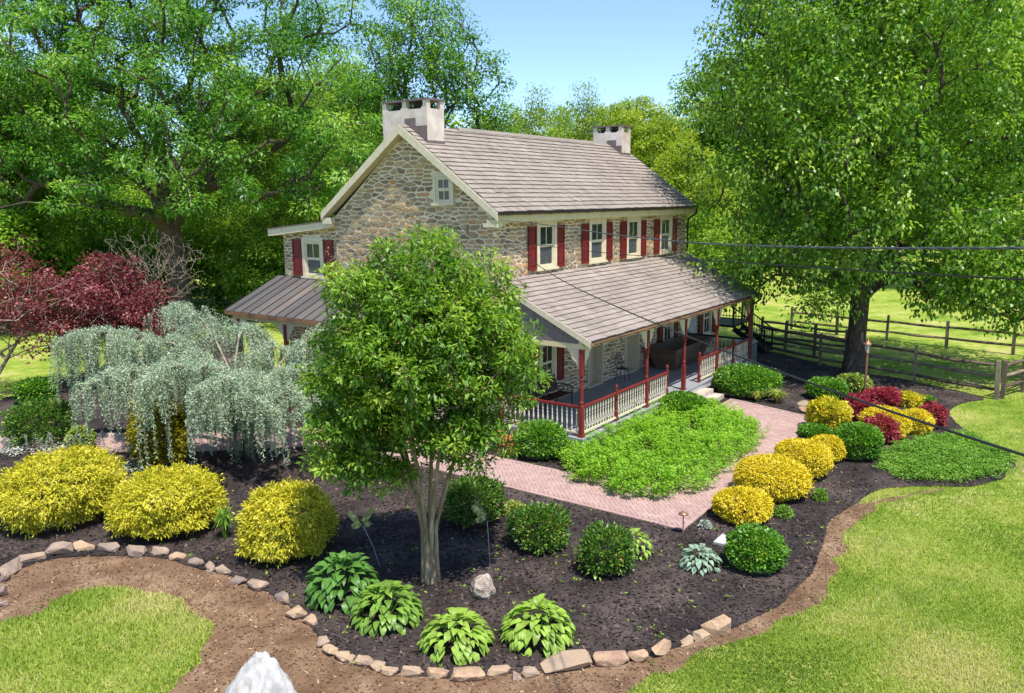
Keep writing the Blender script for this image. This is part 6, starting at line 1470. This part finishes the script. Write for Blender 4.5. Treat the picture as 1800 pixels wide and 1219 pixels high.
# black stair and landing rails beyond the wing
def stair():
    t = tag(empty('deck_stair', (19.2, -.2, 0)), 'black metal stair with railings beyond the porch far end', 'stair')
    m = MB(); m.box((17.8, -.6, 1.1), (20.2, 1.6, 1.2)); m.build('landing', G['black'], t)
    for k in range(6): m = MB(); m.box((17.8 + .0, -.9 - k * .26, .93 - k * .17), (18.9, -.62 - k * .26, .97 - k * .17)); m.build('tread', G['black'], t)
    for x in (17.8, 18.9):
        m = MB(); m.beam((x, -.6, 1.05), (x, -2.15, .03), .05, .2); m.build('stringer', G['black'], t)
    def rail(a, b, n):
        a, b = Vector(a), Vector(b); m = MB(); m.beam(a + Vector((0, 0, .95)), b + Vector((0, 0, .95)), .06, .05); m.beam(a + Vector((0, 0, .1)), b + Vector((0, 0, .1)), .04, .04); m.build('handrail', G['black'], t)
        for k in range(n + 1):
            p = a.lerp(b, k / n); m = MB(); wd = .07 if k in (0, n) else .02; m.box((p.x - wd / 2, p.y - wd / 2, p.z), (p.x + wd / 2, p.y + wd / 2, p.z + (1.02 if k in (0, n) else .94))); m.build('picket', G['black'], t)
    rail((17.8, -.6, 1.1), (17.8, -2.1, .1), 12); rail((18.9, -.6, 1.1), (18.9, -2.1, .1), 12); rail((18.95, -.6, 1.2), (20.2, -.6, 1.2), 9); rail((20.2, -.6, 1.2), (20.2, 1.6, 1.2), 14); rail((17.8, 1.6, 1.2), (20.2, 1.6, 1.2), 16)
stair()

# --- service cables from the house corner towards the pole behind the viewer
def cable(name, label, pts, r, m_, twist=0):
    p = np.array(pts, float); d = np.r_[0, np.cumsum(np.linalg.norm(np.diff(p, axis=0), axis=1))]; k = 420 if twist else 90; f = np.linspace(0, d[-1], 90); q = np.stack([np.interp(f, d, p[:, k_]) for k_ in range(3)], 1)
    for _ in range(30): q[1:-1] = (q[:-2] + 2 * q[1:-1] + q[2:]) / 4
    g_ = np.linspace(0, d[-1], k); q = np.stack([np.interp(g_, f, q[:, k_]) for k_ in range(3)], 1); mb = MB()
    if twist:
        sv = np.array([.7071, -.7071, 0])
        for ph in (0, 2.1, 4.2):
            a = g_ / .42 * 2 * PI + ph; mb.tube([tuple(x) for x in q + sv * (np.cos(a) * twist)[:, None] + np.array([0, 0, 1.]) * (np.sin(a) * twist)[:, None]], r, 5)
    else: mb.tube([tuple(x) for x in q], r, 6)
    return tag(mb.build(name, m_, loc=tuple(p[0])), label, 'cable', 'overhead service cables')
CB = [(-.02, -.30, 6.05), (-3.76, -4.01, 5.73), (-5.99, -6.24, 5.58), (-9.4, -9.65, 5.57), (-11.29, -11.54, 5.62), (-12.99, -13.24, 5.68), (-13.66, -13.91, 5.74), (-22, -22.2, 6.6)]
cable('service_cable', 'thick black cable dropping diagonally from the house across the path', CB, .0085, G['cable'])
cable('service_cable', 'upper twisted grey cable crossing the house and shade tree', [(-.02, -.30, 6.55), (-4.23, -4.48, 6.62), (-7.73, -7.98, 6.60), (-10.43, -10.68, 6.63), (-11.88, -12.13, 6.71), (-12.9, -13.15, 6.78), (-13.55, -13.8, 6.83), (-22, -22.2, 7.7)], .0045, G['greycable'], .005)
cable('service_cable', 'lower thin cable crossing the front windows below the twisted one', [(-.02, -.28, 5.95), (-3.77, -4.02, 6.15), (-7.74, -7.99, 6.30), (-10.55, -10.8, 6.48), (-11.89, -12.14, 6.56), (-13.57, -13.82, 6.67), (-22, -22.2, 7.4)], .0055, G['cable'])
